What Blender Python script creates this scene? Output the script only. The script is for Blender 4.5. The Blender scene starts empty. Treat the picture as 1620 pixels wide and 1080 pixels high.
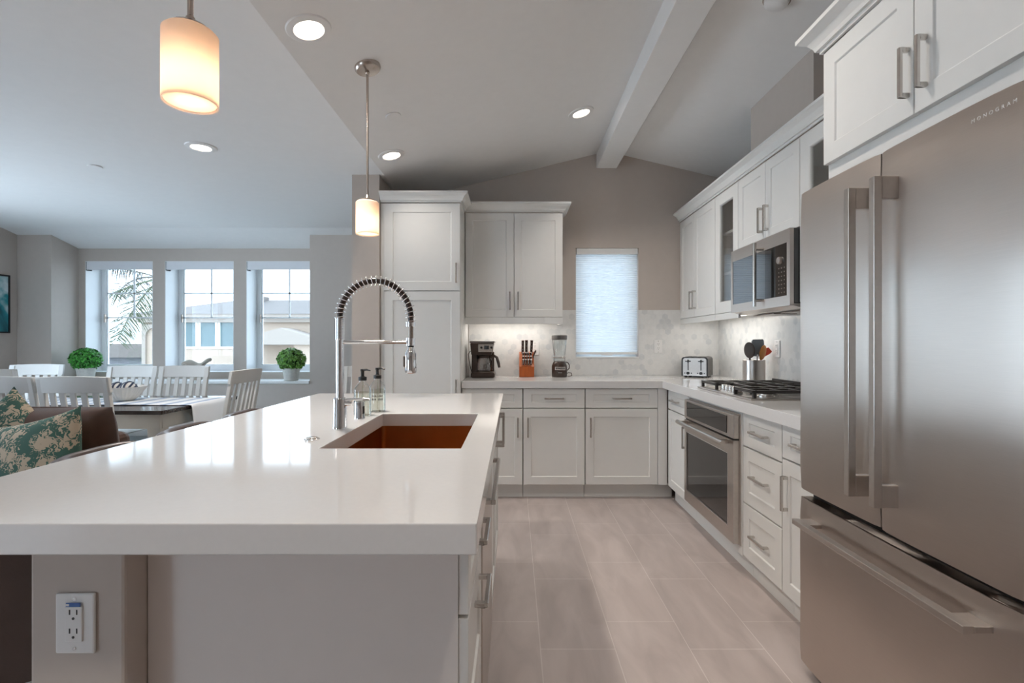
import bpy, bmesh, math, random
from mathutils import Matrix, Vector
random.seed(7)
SC = bpy.context.scene
COL = SC.collection
PI = math.pi

# ------------------------------------------------------------------ camera, world, exposure
F_PX = 810.0; H = 1.21; VX, VY = 812.5, 541.5
cam_d = bpy.data.cameras.new('camera'); cam_d.sensor_width = 36.0; cam_d.lens = 36.0*F_PX/1620.0
cam_d.shift_x = -(VX-810.0)/1620.0; cam_d.shift_y = (VY-540.0)/1620.0
cam_d.clip_start = 0.02; cam_d.clip_end = 300
cam = bpy.data.objects.new('camera', cam_d); COL.objects.link(cam)
cam.location = (0, 0, H); cam.rotation_euler = (PI/2, 0, 0)
SC.camera = cam

SC.view_settings.view_transform = 'Standard'
SC.view_settings.look = 'None'
SC.view_settings.gamma = 1.0
SC.view_settings.use_curve_mapping = False
SC.view_settings.exposure = 0.27
SC.render.film_transparent = False

WORLD_STRENGTH = 7.2
wd = bpy.data.worlds.new('overcast_sky'); SC.world = wd; wd.use_nodes = True
nt = wd.node_tree; nt.nodes.clear()
wo = nt.nodes.new('ShaderNodeOutputWorld'); bg = nt.nodes.new('ShaderNodeBackground')
tc = nt.nodes.new('ShaderNodeTexCoord'); sx = nt.nodes.new('ShaderNodeSeparateXYZ')
rmp = nt.nodes.new('ShaderNodeValToRGB')
nz = nt.nodes.new('ShaderNodeTexNoise'); nz.inputs['Scale'].default_value = 3.0
mixw = nt.nodes.new('ShaderNodeMixRGB'); mixw.inputs['Fac'].default_value = 0.25
nt.links.new(tc.outputs['Generated'], sx.inputs[0]); nt.links.new(sx.outputs['Z'], rmp.inputs[0])
rmp.color_ramp.elements[0].position = 0.0; rmp.color_ramp.elements[0].color = (0.68, 0.83, 0.95, 1)
rmp.color_ramp.elements[1].position = 0.7; rmp.color_ramp.elements[1].color = (0.62, 0.80, 1.0, 1)
nt.links.new(tc.outputs['Generated'], nz.inputs['Vector'])
crw = nt.nodes.new('ShaderNodeValToRGB')
crw.color_ramp.elements[0].position = 0.42; crw.color_ramp.elements[0].color = (0.55, 0.74, 0.95, 1)
crw.color_ramp.elements[1].position = 0.60; crw.color_ramp.elements[1].color = (0.95, 0.97, 1.0, 1)
nt.links.new(nz.outputs['Fac'], crw.inputs[0])
nt.links.new(rmp.outputs[0], mixw.inputs['Color1']); nt.links.new(crw.outputs[0], mixw.inputs['Color2'])
nt.links.new(mixw.outputs[0], bg.inputs['Color']); bg.inputs['Strength'].default_value = WORLD_STRENGTH
nt.links.new(bg.outputs[0], wo.inputs[0])

POWER_RECESSED = 10.5      # watts of each ceiling downlight
POWER_PENDANT = 1.6        # watts of each pendant bulb
POWER_STRIP = 1.8          # under-cabinet strips
WARM = (1.0, 0.92, 0.83)
WARM_PENDANT = (1.0, 0.74, 0.50)

# ------------------------------------------------------------------ small helpers
def P(x, y, d):
    """photo pixel at depth d -> world point"""
    return Vector(((x-VX)*d/F_PX, d, H-(y-VY)*d/F_PX))

class MB:
    def __init__(s): s.v = []; s.f = []
    def add(s, vs, fs):
        b = len(s.v); s.v += [tuple(q) for q in vs]; s.f += [tuple(b+i for i in q) for q in fs]; return s
    def box(s, x0, x1, y0, y1, z0, z1):
        x0, x1 = min(x0,x1), max(x0,x1); y0, y1 = min(y0,y1), max(y0,y1); z0, z1 = min(z0,z1), max(z0,z1)
        v = [(x0,y0,z0),(x1,y0,z0),(x1,y1,z0),(x0,y1,z0),(x0,y0,z1),(x1,y0,z1),(x1,y1,z1),(x0,y1,z1)]
        return s.add(v, [(0,3,2,1),(4,5,6,7),(0,1,5,4),(1,2,6,5),(2,3,7,6),(3,0,4,7)])
    def prism(s, pts, a0, a1, axis='z'):
        n = len(pts)
        def m(p, a):
            if axis == 'z': return (p[0], p[1], a)
            if axis == 'y': return (p[0], a, p[1])
            return (a, p[0], p[1])
        v = [m(p, a0) for p in pts]+[m(p, a1) for p in pts]
        f = [tuple(range(n)), tuple(range(2*n-1, n-1, -1))]
        f += [(i, i+n, (i+1)%n+n, (i+1)%n) for i in range(n)]
        return s.add(v, f)
    def lathe(s, prof, c=(0,0,0), n=32, sx=1.0, sy=1.0, rib=None):
        v = []; f = []; m = len(prof)
        for i in range(n):
            a = 2*PI*i/n; k = 1.0 if rib is None else 1+rib[0]*math.cos(rib[1]*a)
            for r, z in prof: v.append((c[0]+r*k*sx*math.cos(a), c[1]+r*k*sy*math.sin(a), c[2]+z))
        for i in range(n):
            j = (i+1) % n
            for q in range(m-1):
                f.append((i*m+q, j*m+q, j*m+q+1, i*m+q+1))
        if prof[0][0] > 1e-5: f.append(tuple(i*m for i in range(n-1, -1, -1)))
        if prof[-1][0] > 1e-5: f.append(tuple(i*m+m-1 for i in range(n)))
        return s.add(v, f)
    def shell(s, prof, c=(0,0,0), n=32, **k):   # open lathe, no caps
        m = len(prof); b = len(s.f); s.lathe(prof, c, n, **k)
        keep = [q for q in s.f[b:] if len(q) == 4]; s.f = s.f[:b]+keep; return s
    def tube(s, pts, r, n=10, closed=False):
        pts = [Vector(p) for p in pts]; N = len(pts)
        rr = r if isinstance(r, (list, tuple)) else [r]*N
        T = []
        for i in range(N):
            if closed: t = pts[(i+1)%N]-pts[i-1]
            else: t = pts[min(i+1, N-1)]-pts[max(i-1, 0)]
            T.append(t.normalized())
        up = Vector((0,0,1)) if abs(T[0].z) < 0.9 else Vector((1,0,0))
        u = T[0].cross(up).normalized(); v = []; f = []
        for i in range(N):
            if i: 
                u = (u - T[i]*u.dot(T[i])).normalized()
            w = T[i].cross(u)
            for k in range(n):
                a = 2*PI*k/n; v.append(pts[i]+rr[i]*(math.cos(a)*u+math.sin(a)*w))
        for i in range(N if closed else N-1):
            j = (i+1) % N
            for k in range(n):
                l = (k+1) % n; f.append((i*n+k, i*n+l, j*n+l, j*n+k))
        if not closed:
            f.append(tuple(range(n-1, -1, -1))); f.append(tuple((N-1)*n+k for k in range(n)))
        return s.add(v, f)
    def cyl(s, p0, p1, r0, r1=None, n=20):
        return s.tube([p0, p1], [r0, r0 if r1 is None else r1], n)
    def grid(s, fn, nu, nv, cu=False, cv=False):
        v = [fn(i/(nu if cu else nu-1), j/(nv if cv else nv-1)) for i in range(nu) for j in range(nv)]
        f = []
        for i in range(nu if cu else nu-1):
            for j in range(nv if cv else nv-1):
                a, b2 = i, (i+1)%nu; c, d = j, (j+1)%nv
                f.append((a*nv+c, b2*nv+c, b2*nv+d, a*nv+d))
        return s.add(v, f)
    def ball(s, c, r, n=16, sc=(1,1,1)):
        m = n//2; prof = [(r*math.sin(PI*i/m), -r*math.cos(PI*i/m)) for i in range(m+1)]
        prof[0] = (0.0, -r); prof[-1] = (0.0, r)
        b = len(s.v); s.lathe(prof, (0,0,0), n)
        for i in range(b, len(s.v)):
            q = s.v[i]; s.v[i] = (c[0]+q[0]*sc[0], c[1]+q[1]*sc[1], c[2]+q[2]*sc[2])
        return s
    def xf(s, M, start=0):
        for i in range(start, len(s.v)): s.v[i] = tuple(M @ Vector(s.v[i]))
        return s

def obj(name, mb, mat, parent=None, bevel=0.0, smooth=False, loc=None, seg=2, angle=38, merge=True):
    me = bpy.data.meshes.new(name); me.from_pydata(mb.v, [], mb.f)
    bm = bmesh.new(); bm.from_mesh(me)
    if merge: bmesh.ops.remove_doubles(bm, verts=bm.verts, dist=1e-6)
    bmesh.ops.recalc_face_normals(bm, faces=bm.faces)
    bm.to_mesh(me); bm.free()
    for m in (mat if isinstance(mat, (list, tuple)) else [mat]): me.materials.append(m)
    if smooth:
        for p in me.polygons: p.use_smooth = True
        me.set_sharp_from_angle(angle=math.radians(angle))
    o = bpy.data.objects.new(name, me); COL.objects.link(o)
    if parent: o.parent = parent
    if loc: o.location = loc
    if bevel:
        b = o.modifiers.new('bevel', 'BEVEL'); b.width = bevel; b.segments = seg; b.limit_method = 'ANGLE'; b.angle_limit = math.radians(40)
        b.harden_normals = False
    return o

def tag(o, label=None, cat=None, group=None, kind=None):
    if label: o['label'] = label
    if cat: o['category'] = cat
    if group: o['group'] = group
    if kind: o['kind'] = kind
    return o

def thing(name, label, cat, loc=(0,0,0), rz=0.0, group=None):
    o = bpy.data.objects.new(name, None); o.empty_display_size = 0.1; COL.objects.link(o)
    o.location = loc; o.rotation_euler = (0, 0, rz)
    return tag(o, label, cat, group)

def struct(name, mb, mat, parent=None, **k):
    o = obj(name, mb, mat, parent, **k)
    if parent is None: o['kind'] = 'structure'
    return o

def copy_tree(o, parent=None):
    c = o.copy(); COL.objects.link(c)
    if parent is not None: c.parent = parent
    for ch in list(o.children): copy_tree(ch, c)
    return c

def lamp(name, kind, energy, color, parent, loc, size=None, rot=(0,0,0), size_y=None, shape=None, spread=None):
    d = bpy.data.lights.new(name, kind); d.energy = energy; d.color = color
    if kind == 'AREA':
        d.shape = shape or 'DISK'; d.size = size
        if size_y: d.size_y = size_y
        if spread: d.spread = spread
    elif size: d.shadow_soft_size = size
    o = bpy.data.objects.new(name, d); COL.objects.link(o); o.location = loc; o.rotation_euler = rot
    if parent: o.parent = parent
    return o

# ------------------------------------------------------------------ materials
def nodes(name):
    m = bpy.data.materials.new(name); m.use_nodes = True
    n = m.node_tree; b = n.nodes['Principled BSDF']
    return m, n, b
def N(n, t, **k):
    x = n.nodes.new(t)
    for a, v in k.items(): setattr(x, a, v)
    return x
def coord(n, kind='Object'):
    return N(n, 'ShaderNodeTexCoord').outputs[kind]
def c4(c): return (c[0], c[1], c[2], 1.0)

def mat(name, col, rough=0.5, metal=0.0, var=0.04, scale=18.0, bump=0.0, bscale=120.0, ior=None, coat=0.0, stretch=None, spec=None):
    """plain procedural material: base colour with a little noise, optional bump"""
    m, n, b = nodes(name)
    v = coord(n)
    if stretch:
        mp = N(n, 'ShaderNodeMapping'); mp.inputs['Scale'].default_value = stretch
        n.links.new(v, mp.inputs[0]); v = mp.outputs[0]
    t = N(n, 'ShaderNodeTexNoise'); t.inputs['Scale'].default_value = scale; t.inputs['Detail'].default_value = 4
    n.links.new(v, t.inputs['Vector'])
    r = N(n, 'ShaderNodeValToRGB')
    r.color_ramp.elements[0].position = 0.3; r.color_ramp.elements[0].color = c4([max(0, q*(1-var)) for q in col])
    r.color_ramp.elements[1].position = 0.7; r.color_ramp.elements[1].color = c4([min(1, q*(1+var)) for q in col])
    n.links.new(t.outputs['Fac'], r.inputs[0]); n.links.new(r.outputs[0], b.inputs['Base Color'])
    b.inputs['Roughness'].default_value = rough; b.inputs['Metallic'].default_value = metal
    if ior: b.inputs['IOR'].default_value = ior
    if spec is not None: b.inputs['Specular IOR Level'].default_value = spec
    if coat: b.inputs['Coat Weight'].default_value = coat; b.inputs['Coat Roughness'].default_value = 0.08
    if bump:
        t2 = N(n, 'ShaderNodeTexNoise'); t2.inputs['Scale'].default_value = bscale
        n.links.new(v, t2.inputs['Vector'])
        bp = N(n, 'ShaderNodeBump'); bp.inputs['Strength'].default_value = bump; bp.inputs['Distance'].default_value = 0.002
        n.links.new(t2.outputs['Fac'], bp.inputs['Height']); n.links.new(bp.outputs[0], b.inputs['Normal'])
    return m

def emit(name, col, strength):
    m, n, b = nodes(name)
    t = N(n, 'ShaderNodeTexNoise'); t.inputs['Scale'].default_value = 4
    b.inputs['Base Color'].default_value = c4(col); b.inputs['Emission Color'].default_value = c4(col)
    b.inputs['Emission Strength'].default_value = strength
    return m

def glass(name, tint=(1,1,1), refl=0.06, rough=0.0):
    m = bpy.data.materials.new(name); m.use_nodes = True; n = m.node_tree; n.nodes.clear()
    o = N(n, 'ShaderNodeOutputMaterial'); mx = N(n, 'ShaderNodeMixShader')
    t = N(n, 'ShaderNodeBsdfTransparent'); g = N(n, 'ShaderNodeBsdfGlossy'); fr = N(n, 'ShaderNodeLayerWeight')
    fr.inputs['Blend'].default_value = 0.15
    t.inputs['Color'].default_value = c4(tint); g.inputs['Roughness'].default_value = rough
    ma = N(n, 'ShaderNodeMath', operation='MULTIPLY_ADD'); ma.inputs[1].default_value = 0.6; ma.inputs[2].default_value = refl
    n.links.new(fr.outputs['Fresnel'], ma.inputs[0])
    n.links.new(ma.outputs[0], mx.inputs[0]); n.links.new(t.outputs[0], mx.inputs[1]); n.links.new(g.outputs[0], mx.inputs[2])
    n.links.new(mx.outputs[0], o.inputs[0])
    return m

def brushed(name, col, rough=0.3, aniso=0.6, rot=0.0, axis=(0, 0, 1), streak=(3, 3, 160)):
    m, n, b = nodes(name)
    b.inputs['Metallic'].default_value = 1.0; b.inputs['Roughness'].default_value = rough
    b.inputs['Anisotropic'].default_value = aniso; b.inputs['Anisotropic Rotation'].default_value = rot
    tg = N(n, 'ShaderNodeVectorTransform', vector_type='VECTOR', convert_from='OBJECT', convert_to='WORLD')
    tg.inputs[0].default_value = axis
    n.links.new(tg.outputs[0], b.inputs['Tangent'])
    mp = N(n, 'ShaderNodeMapping'); mp.inputs['Scale'].default_value = streak
    n.links.new(coord(n), mp.inputs[0])
    t = N(n, 'ShaderNodeTexNoise'); t.inputs['Scale'].default_value = 4.0; t.inputs['Detail'].default_value = 3
    n.links.new(mp.outputs[0], t.inputs['Vector'])
    r = N(n, 'ShaderNodeValToRGB')
    r.color_ramp.elements[0].color = c4([q*0.93 for q in col]); r.color_ramp.elements[1].color = c4([min(1, q*1.05) for q in col])
    n.links.new(t.outputs['Fac'], r.inputs[0]); n.links.new(r.outputs[0], b.inputs['Base Color'])
    t2 = N(n, 'ShaderNodeTexNoise'); t2.inputs['Scale'].default_value = 2.6; t2.inputs['Detail'].default_value = 0.5
    n.links.new(coord(n), t2.inputs['Vector'])
    bp = N(n, 'ShaderNodeBump'); bp.inputs['Strength'].default_value = 1.0; bp.inputs['Distance'].default_value = 0.006
    n.links.new(t2.outputs['Fac'], bp.inputs['Height']); n.links.new(bp.outputs[0], b.inputs['Normal'])
    return m

def floor_tile():
    m, n, b = nodes('floor_tile')
    sp = N(n, 'ShaderNodeSeparateXYZ'); n.links.new(coord(n), sp.inputs[0])
    cb = N(n, 'ShaderNodeCombineXYZ')
    ax = N(n, 'ShaderNodeMath', operation='ADD'); ax.inputs[1].default_value = -0.106+0.295*30
    ay = N(n, 'ShaderNodeMath', operation='ADD'); ay.inputs[1].default_value = 20.0-0.02
    n.links.new(sp.outputs['X'], ax.inputs[0]); n.links.new(sp.outputs['Y'], ay.inputs[0])
    n.links.new(ay.outputs[0], cb.inputs[0]); n.links.new(ax.outputs[0], cb.inputs[1])
    br = N(n, 'ShaderNodeTexBrick'); br.offset = 0.33; br.offset_frequency = 2
    br.inputs['Scale'].default_value = 1.0; br.inputs['Brick Width'].default_value = 0.60; br.inputs['Row Height'].default_value = 0.295
    br.inputs['Mortar Size'].default_value = 0.0018; br.inputs['Mortar Smooth'].default_value = 0.1; br.inputs['Bias'].default_value = 0.0
    br.inputs['Color1'].default_value = (0.475, 0.41, 0.385, 1); br.inputs['Color2'].default_value = (0.445, 0.385, 0.362, 1)
    br.inputs['Mortar'].default_value = (0.60, 0.545, 0.515, 1)
    n.links.new(cb.outputs[0], br.inputs['Vector'])
    mp = N(n, 'ShaderNodeMapping'); mp.inputs['Scale'].default_value = (3.2, 0.9, 1); mp.inputs['Rotation'].default_value = (0, 0, 0.25)
    n.links.new(coord(n), mp.inputs[0])
    t = N(n, 'ShaderNodeTexNoise'); t.inputs['Scale'].default_value = 2.6; t.inputs['Detail'].default_value = 7; t.inputs['Distortion'].default_value = 0.7
    n.links.new(mp.outputs[0], t.inputs['Vector'])
    r = N(n, 'ShaderNodeValToRGB')
    r.color_ramp.elements[0].position = 0.32; r.color_ramp.elements[0].color = (0.86, 0.85, 0.85, 1)
    r.color_ramp.elements[1].position = 0.68; r.color_ramp.elements[1].color = (1.12, 1.12, 1.13, 1)
    n.links.new(t.outputs['Fac'], r.inputs[0])
    mx = N(n, 'ShaderNodeMixRGB', blend_type='MULTIPLY'); mx.inputs['Fac'].default_value = 1.0
    n.links.new(br.outputs['Color'], mx.inputs['Color1']); n.links.new(r.outputs[0], mx.inputs['Color2'])
    n.links.new(mx.outputs[0], b.inputs['Base Color']); b.inputs['Roughness'].default_value = 0.42
    bp = N(n, 'ShaderNodeBump'); bp.inputs['Strength'].default_value = 0.15; bp.inputs['Distance'].default_value = 0.001; bp.invert = True
    n.links.new(br.outputs['Fac'], bp.inputs['Height']); n.links.new(bp.outputs[0], b.inputs['Normal'])
    return m

def mosaic(name, axis, tw, th):
    """hexagonal marble mosaic: nearest centre of two interleaved lattices, a random tone per tile"""
    m, n, b = nodes(name)
    sp = N(n, 'ShaderNodeSeparateXYZ'); n.links.new(coord(n), sp.inputs[0])
    cb = N(n, 'ShaderNodeCombineXYZ')
    du = N(n, 'ShaderNodeMath', operation='DIVIDE'); du.inputs[1].default_value = tw
    dv = N(n, 'ShaderNodeMath', operation='DIVIDE'); dv.inputs[1].default_value = th/1.1547
    n.links.new(sp.outputs[axis], du.inputs[0]); n.links.new(sp.outputs['Z'], dv.inputs[0])
    n.links.new(du.outputs[0], cb.inputs[0]); n.links.new(dv.outputs[0], cb.inputs[1])
    S = (1.0, 1.7320508, 1.0); Hf = (0.5, 0.8660254, 0.5)
    def vm(op, a, c):
        x = N(n, 'ShaderNodeVectorMath', operation=op)
        for i, q in enumerate((a, c)):
            if q is None: continue
            if isinstance(q, tuple): x.inputs[i].default_value = q
            else: n.links.new(q, x.inputs[i])
        return x
    def lattice(off):
        p = vm('ADD', cb.outputs[0], off).outputs[0]
        q = N(n, 'ShaderNodeVectorMath', operation='WRAP'); n.links.new(p, q.inputs[0])
        q.inputs[1].default_value = S; q.inputs[2].default_value = (0, 0, 0)
        g = vm('SUBTRACT', q.outputs[0], Hf).outputs[0]
        z = vm('MULTIPLY', g, (1, 1, 0)).outputs[0]
        return z
    a = lattice((40.0, 69.282032, 0)); c = lattice((40.5, 70.148057, 0))
    la = vm('LENGTH', a, None).outputs['Value']; lc = vm('LENGTH', c, None).outputs['Value']
    lt = N(n, 'ShaderNodeMath', operation='LESS_THAN'); n.links.new(la, lt.inputs[0]); n.links.new(lc, lt.inputs[1])
    mx = N(n, 'ShaderNodeMix', data_type='VECTOR'); n.links.new(lt.outputs[0], mx.inputs['Factor'])
    n.links.new(c, mx.inputs[4]); n.links.new(a, mx.inputs[5]); gv = mx.outputs[1]
    idv = vm('SUBTRACT', cb.outputs[0], gv).outputs[0]
    rd = N(n, 'ShaderNodeVectorMath', operation='SNAP'); n.links.new(vm('ADD', idv, (0.1, 0.1, 0.1)).outputs[0], rd.inputs[0]); rd.inputs[1].default_value = (0.25, 0.43, 0.25)
    wn = N(n, 'ShaderNodeTexWhiteNoise', noise_dimensions='2D'); n.links.new(rd.outputs[0], wn.inputs['Vector'])
    r = N(n, 'ShaderNodeValToRGB'); r.color_ramp.interpolation = 'LINEAR'
    r.color_ramp.elements[0].position = 0.0; r.color_ramp.elements[0].color = (0.61, 0.62, 0.625, 1)
    r.color_ramp.elements[1].position = 0.42; r.color_ramp.elements[1].color = (0.72, 0.715, 0.70, 1)
    e = r.color_ramp.elements.new(0.12); e.color = (0.64, 0.645, 0.64, 1)
    n.links.new(wn.outputs['Value'], r.inputs[0])
    ab = vm('ABSOLUTE', gv, None).outputs[0]
    dt = vm('DOT_PRODUCT', ab, (0.5, 0.8660254, 0)).outputs['Value']
    sa = N(n, 'ShaderNodeSeparateXYZ'); n.links.new(ab, sa.inputs[0])
    mm = N(n, 'ShaderNodeMath', operation='MAXIMUM'); n.links.new(dt, mm.inputs[0]); n.links.new(sa.outputs['X'], mm.inputs[1])
    gr = N(n, 'ShaderNodeMath', operation='GREATER_THAN'); n.links.new(mm.outputs[0], gr.inputs[0]); gr.inputs[1].default_value = 0.478
    t = N(n, 'ShaderNodeTexNoise'); t.inputs['Scale'].default_value = 26; t.inputs['Detail'].default_value = 6
    n.links.new(coord(n), t.inputs['Vector'])
    m2 = N(n, 'ShaderNodeMixRGB', blend_type='OVERLAY'); m2.inputs['Fac'].default_value = 0.18
    n.links.new(r.outputs[0], m2.inputs['Color1']); n.links.new(t.outputs['Fac'], m2.inputs['Color2'])
    m3 = N(n, 'ShaderNodeMixRGB'); n.links.new(gr.outputs[0], m3.inputs['Fac'])
    n.links.new(m2.outputs[0], m3.inputs['Color1']); m3.inputs['Color2'].default_value = (0.70, 0.695, 0.68, 1)
    n.links.new(m3.outputs[0], b.inputs['Base Color']); b.inputs['Roughness'].default_value = 0.22
    return m

def damask():
    m, n, b = nodes('damask_fabric')
    mp = N(n, 'ShaderNodeMapping'); mp.inputs['Scale'].default_value = (17, 17, 17); n.links.new(coord(n), mp.inputs[0])
    t = N(n, 'ShaderNodeTexNoise'); t.inputs['Scale'].default_value = 2.0; t.inputs['Detail'].default_value = 1.5
    n.links.new(mp.outputs[0], t.inputs['Vector'])
    mxv = N(n, 'ShaderNodeMixRGB'); mxv.inputs['Fac'].default_value = 0.62
    n.links.new(mp.outputs[0], mxv.inputs['Color1']); n.links.new(t.outputs['Color'], mxv.inputs['Color2'])
    vo = N(n, 'ShaderNodeTexVoronoi', feature='SMOOTH_F1'); vo.inputs['Scale'].default_value = 1.9; vo.inputs['Smoothness'].default_value = 0.25
    n.links.new(mxv.outputs[0], vo.inputs['Vector'])
    w = N(n, 'ShaderNodeTexWave', wave_type='RINGS', rings_direction='SPHERICAL'); w.inputs['Scale'].default_value = 2.4; w.inputs['Distortion'].default_value = 11.0
    w.inputs['Detail'].default_value = 1.0; w.inputs['Detail Scale'].default_value = 1.4
    n.links.new(mxv.outputs[0], w.inputs['Vector'])
    ml = N(n, 'ShaderNodeMath', operation='MULTIPLY_ADD'); n.links.new(w.outputs['Fac'], ml.inputs[0]); ml.inputs[1].default_value = 0.34
    n.links.new(vo.outputs['Distance'], ml.inputs[2])
    r = N(n, 'ShaderNodeValToRGB')
    r.color_ramp.elements[0].position = 0.60; r.color_ramp.elements[0].color = (0.47, 0.38, 0.28, 1)
    r.color_ramp.elements[1].position = 0.65; r.color_ramp.elements[1].color = (0.050, 0.115, 0.090, 1)
    n.links.new(ml.outputs[0], r.inputs[0]); n.links.new(r.outputs[0], b.inputs['Base Color']); b.inputs['Roughness'].default_value = 0.9
    return m

def stripes(name, c1, c2, scale, axis=0):
    m, n, b = nodes(name)
    w = N(n, 'ShaderNodeTexWave', wave_type='BANDS', bands_direction='XYZ'[axis]); w.inputs['Scale'].default_value = scale; w.inputs['Distortion'].default_value = 0.4
    n.links.new(coord(n), w.inputs['Vector'])
    r = N(n, 'ShaderNodeValToRGB'); r.color_ramp.elements[0].position = 0.16; r.color_ramp.elements[1].position = 0.26
    r.color_ramp.elements[0].color = c4(c1); r.color_ramp.elements[1].color = c4(c2)
    n.links.new(w.outputs['Fac'], r.inputs[0]); n.links.new(r.outputs[0], b.inputs['Base Color']); b.inputs['Roughness'].default_value = 0.9
    return m

def translucent(name, col, tr=0.6, rough=0.6):
    m = bpy.data.materials.new(name); m.use_nodes = True; n = m.node_tree; n.nodes.clear()
    o = N(n, 'ShaderNodeOutputMaterial'); mx = N(n, 'ShaderNodeMixShader'); mx.inputs[0].default_value = tr
    d = N(n, 'ShaderNodeBsdfDiffuse'); t = N(n, 'ShaderNodeBsdfTranslucent')
    nz = N(n, 'ShaderNodeTexNoise'); nz.inputs['Scale'].default_value = 30
    r = N(n, 'ShaderNodeValToRGB'); r.color_ramp.elements[0].color = c4([q*0.97 for q in col]); r.color_ramp.elements[1].color = c4(col)
    n.links.new(coord(n), nz.inputs['Vector']); n.links.new(nz.outputs['Fac'], r.inputs[0])
    n.links.new(r.outputs[0], d.inputs['Color']); n.links.new(r.outputs[0], t.inputs['Color'])
    n.links.new(d.outputs[0], mx.inputs[1]); n.links.new(t.outputs[0], mx.inputs[2]); n.links.new(mx.outputs[0], o.inputs[0])
    return m

def abstract_art():
    m, n, b = nodes('teal_canvas')
    t = N(n, 'ShaderNodeTexNoise'); t.inputs['Scale'].default_value = 3.2; t.inputs['Detail'].default_value = 3; t.inputs['Distortion'].default_value = 1.0
    n.links.new(coord(n), t.inputs['Vector'])
    r = N(n, 'ShaderNodeValToRGB')
    r.color_ramp.elements[0].position = 0.34; r.color_ramp.elements[0].color = (0.006, 0.10, 0.13, 1)
    r.color_ramp.elements[1].position = 0.68; r.color_ramp.elements[1].color = (0.62, 0.72, 0.74, 1)
    e = r.color_ramp.elements.new(0.5); e.color = (0.03, 0.28, 0.32, 1)
    n.links.new(t.outputs['Fac'], r.inputs[0]); n.links.new(r.outputs[0], b.inputs['Base Color']); b.inputs['Roughness'].default_value = 0.4
    return m

M = {}
M['wall'] = mat('greige_paint', (0.52, 0.458, 0.412), 0.75, var=0.015, bump=0.05, bscale=200)
M['ceil'] = mat('ceiling_paint', (0.80, 0.79, 0.78), 0.85, var=0.01, bump=0.06, bscale=180)
M['cab'] = mat('cabinet_white', (0.76, 0.755, 0.735), 0.36, var=0.008)
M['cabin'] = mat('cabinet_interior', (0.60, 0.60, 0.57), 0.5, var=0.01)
M['quartz'] = mat('white_quartz', (0.70, 0.69, 0.685), 0.075, var=0.012, scale=90, ior=1.55)
M['panel'] = mat('island_panel', (0.78, 0.73, 0.70), 0.4, var=0.008)
M['trim'] = mat('trim_white', (0.78, 0.78, 0.77), 0.4, var=0.008)
M['vinyl'] = mat('window_vinyl', (0.82, 0.83, 0.84), 0.35, var=0.006)
M['floor'] = floor_tile()
M['mos_back'] = mosaic('marble_mosaic_back', 'X', 0.052, 0.060)
M['mos_right'] = mosaic('marble_mosaic_right', 'Y', 0.052, 0.060)
M['steel'] = brushed('brushed_steel', (0.63, 0.565, 0.515), 0.40, 0.95, 0.25)
M['steel_plain'] = mat('satin_steel', (0.56, 0.515, 0.48), 0.30, 1.0, var=0.03, scale=60)
M['steel_dark'] = mat('bronzed_steel', (0.33, 0.27, 0.23), 0.35, 1.0, var=0.03, scale=60)
M['nickel'] = mat('brushed_nickel', (0.60, 0.57, 0.54), 0.24, 1.0, var=0.03, scale=60)
M['chrome'] = mat('chrome', (0.80, 0.80, 0.81), 0.06, 1.0, var=0.01)
M['copper'] = mat('copper_sink', (0.46, 0.21, 0.08), 0.30, 1.0, var=0.12, scale=7)
M['blackglass'] = mat('black_glass', (0.012, 0.011, 0.011), 0.05, var=0.1, ior=1.7)
M['mirrorglass'] = mat('tinted_oven_glass', (0.02, 0.022, 0.026), 0.04, var=0.1, ior=2.3)
M['black'] = mat('black_plastic', (0.018, 0.016, 0.015), 0.32, var=0.1)
M['brownplastic'] = mat('dark_brown_plastic', (0.040, 0.022, 0.015), 0.28, var=0.1)
M['iron'] = mat('cast_iron', (0.025, 0.022, 0.021), 0.45, var=0.15, bump=0.2, bscale=300)
M['darkgap'] = mat('dark_recess', (0.02, 0.017, 0.015), 0.7, var=0.1)
M['fridgeside'] = mat('fridge_side_grey', (0.12, 0.11, 0.105), 0.45, var=0.03)
M['leather'] = mat('brown_leather', (0.078, 0.038, 0.024), 0.36, var=0.25, scale=9, bump=0.25, bscale=260)
M['leather_stool'] = mat('stool_leather', (0.095, 0.066, 0.058), 0.28, var=0.15, scale=9, bump=0.15, bscale=260)
M['damask'] = damask()
M['chair'] = mat('chair_white_paint', (0.68, 0.665, 0.64), 0.45, var=0.015)
M['tablebase'] = mat('table_cream_paint', (0.64, 0.59, 0.52), 0.45, var=0.015)
M['darkwood'] = mat('espresso_wood', (0.035, 0.024, 0.020), 0.16, var=0.3, scale=5, stretch=(1, 14, 14))
M['runner'] = stripes('striped_linen', (0.30, 0.38, 0.52), (0.74, 0.76, 0.79), 2.2, 0)
M['rug'] = mat('blue_rug', (0.22, 0.36, 0.42), 0.95, var=0.2, scale=30)
M['ceramic'] = mat('white_ceramic', (0.74, 0.71, 0.66), 0.35, var=0.03)
M['pot'] = mat('whitewashed_pot', (0.68, 0.66, 0.62), 0.7, var=0.08, scale=40, bump=0.4, bscale=90)
M['leaf'] = mat('boxwood_leaf', (0.075, 0.36, 0.05), 0.40, var=0.75, scale=34)
M['leaf_b'] = mat('boxwood_leaf_light', (0.16, 0.36, 0.065), 0.40, var=0.7, scale=34)
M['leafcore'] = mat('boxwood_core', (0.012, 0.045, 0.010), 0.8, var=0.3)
M['drift'] = mat('driftwood', (0.46, 0.41, 0.35), 0.8, var=0.15, scale=14)
M['navy'] = mat('navy_ball', (0.04, 0.055, 0.10), 0.5, var=0.3, scale=60)
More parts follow.
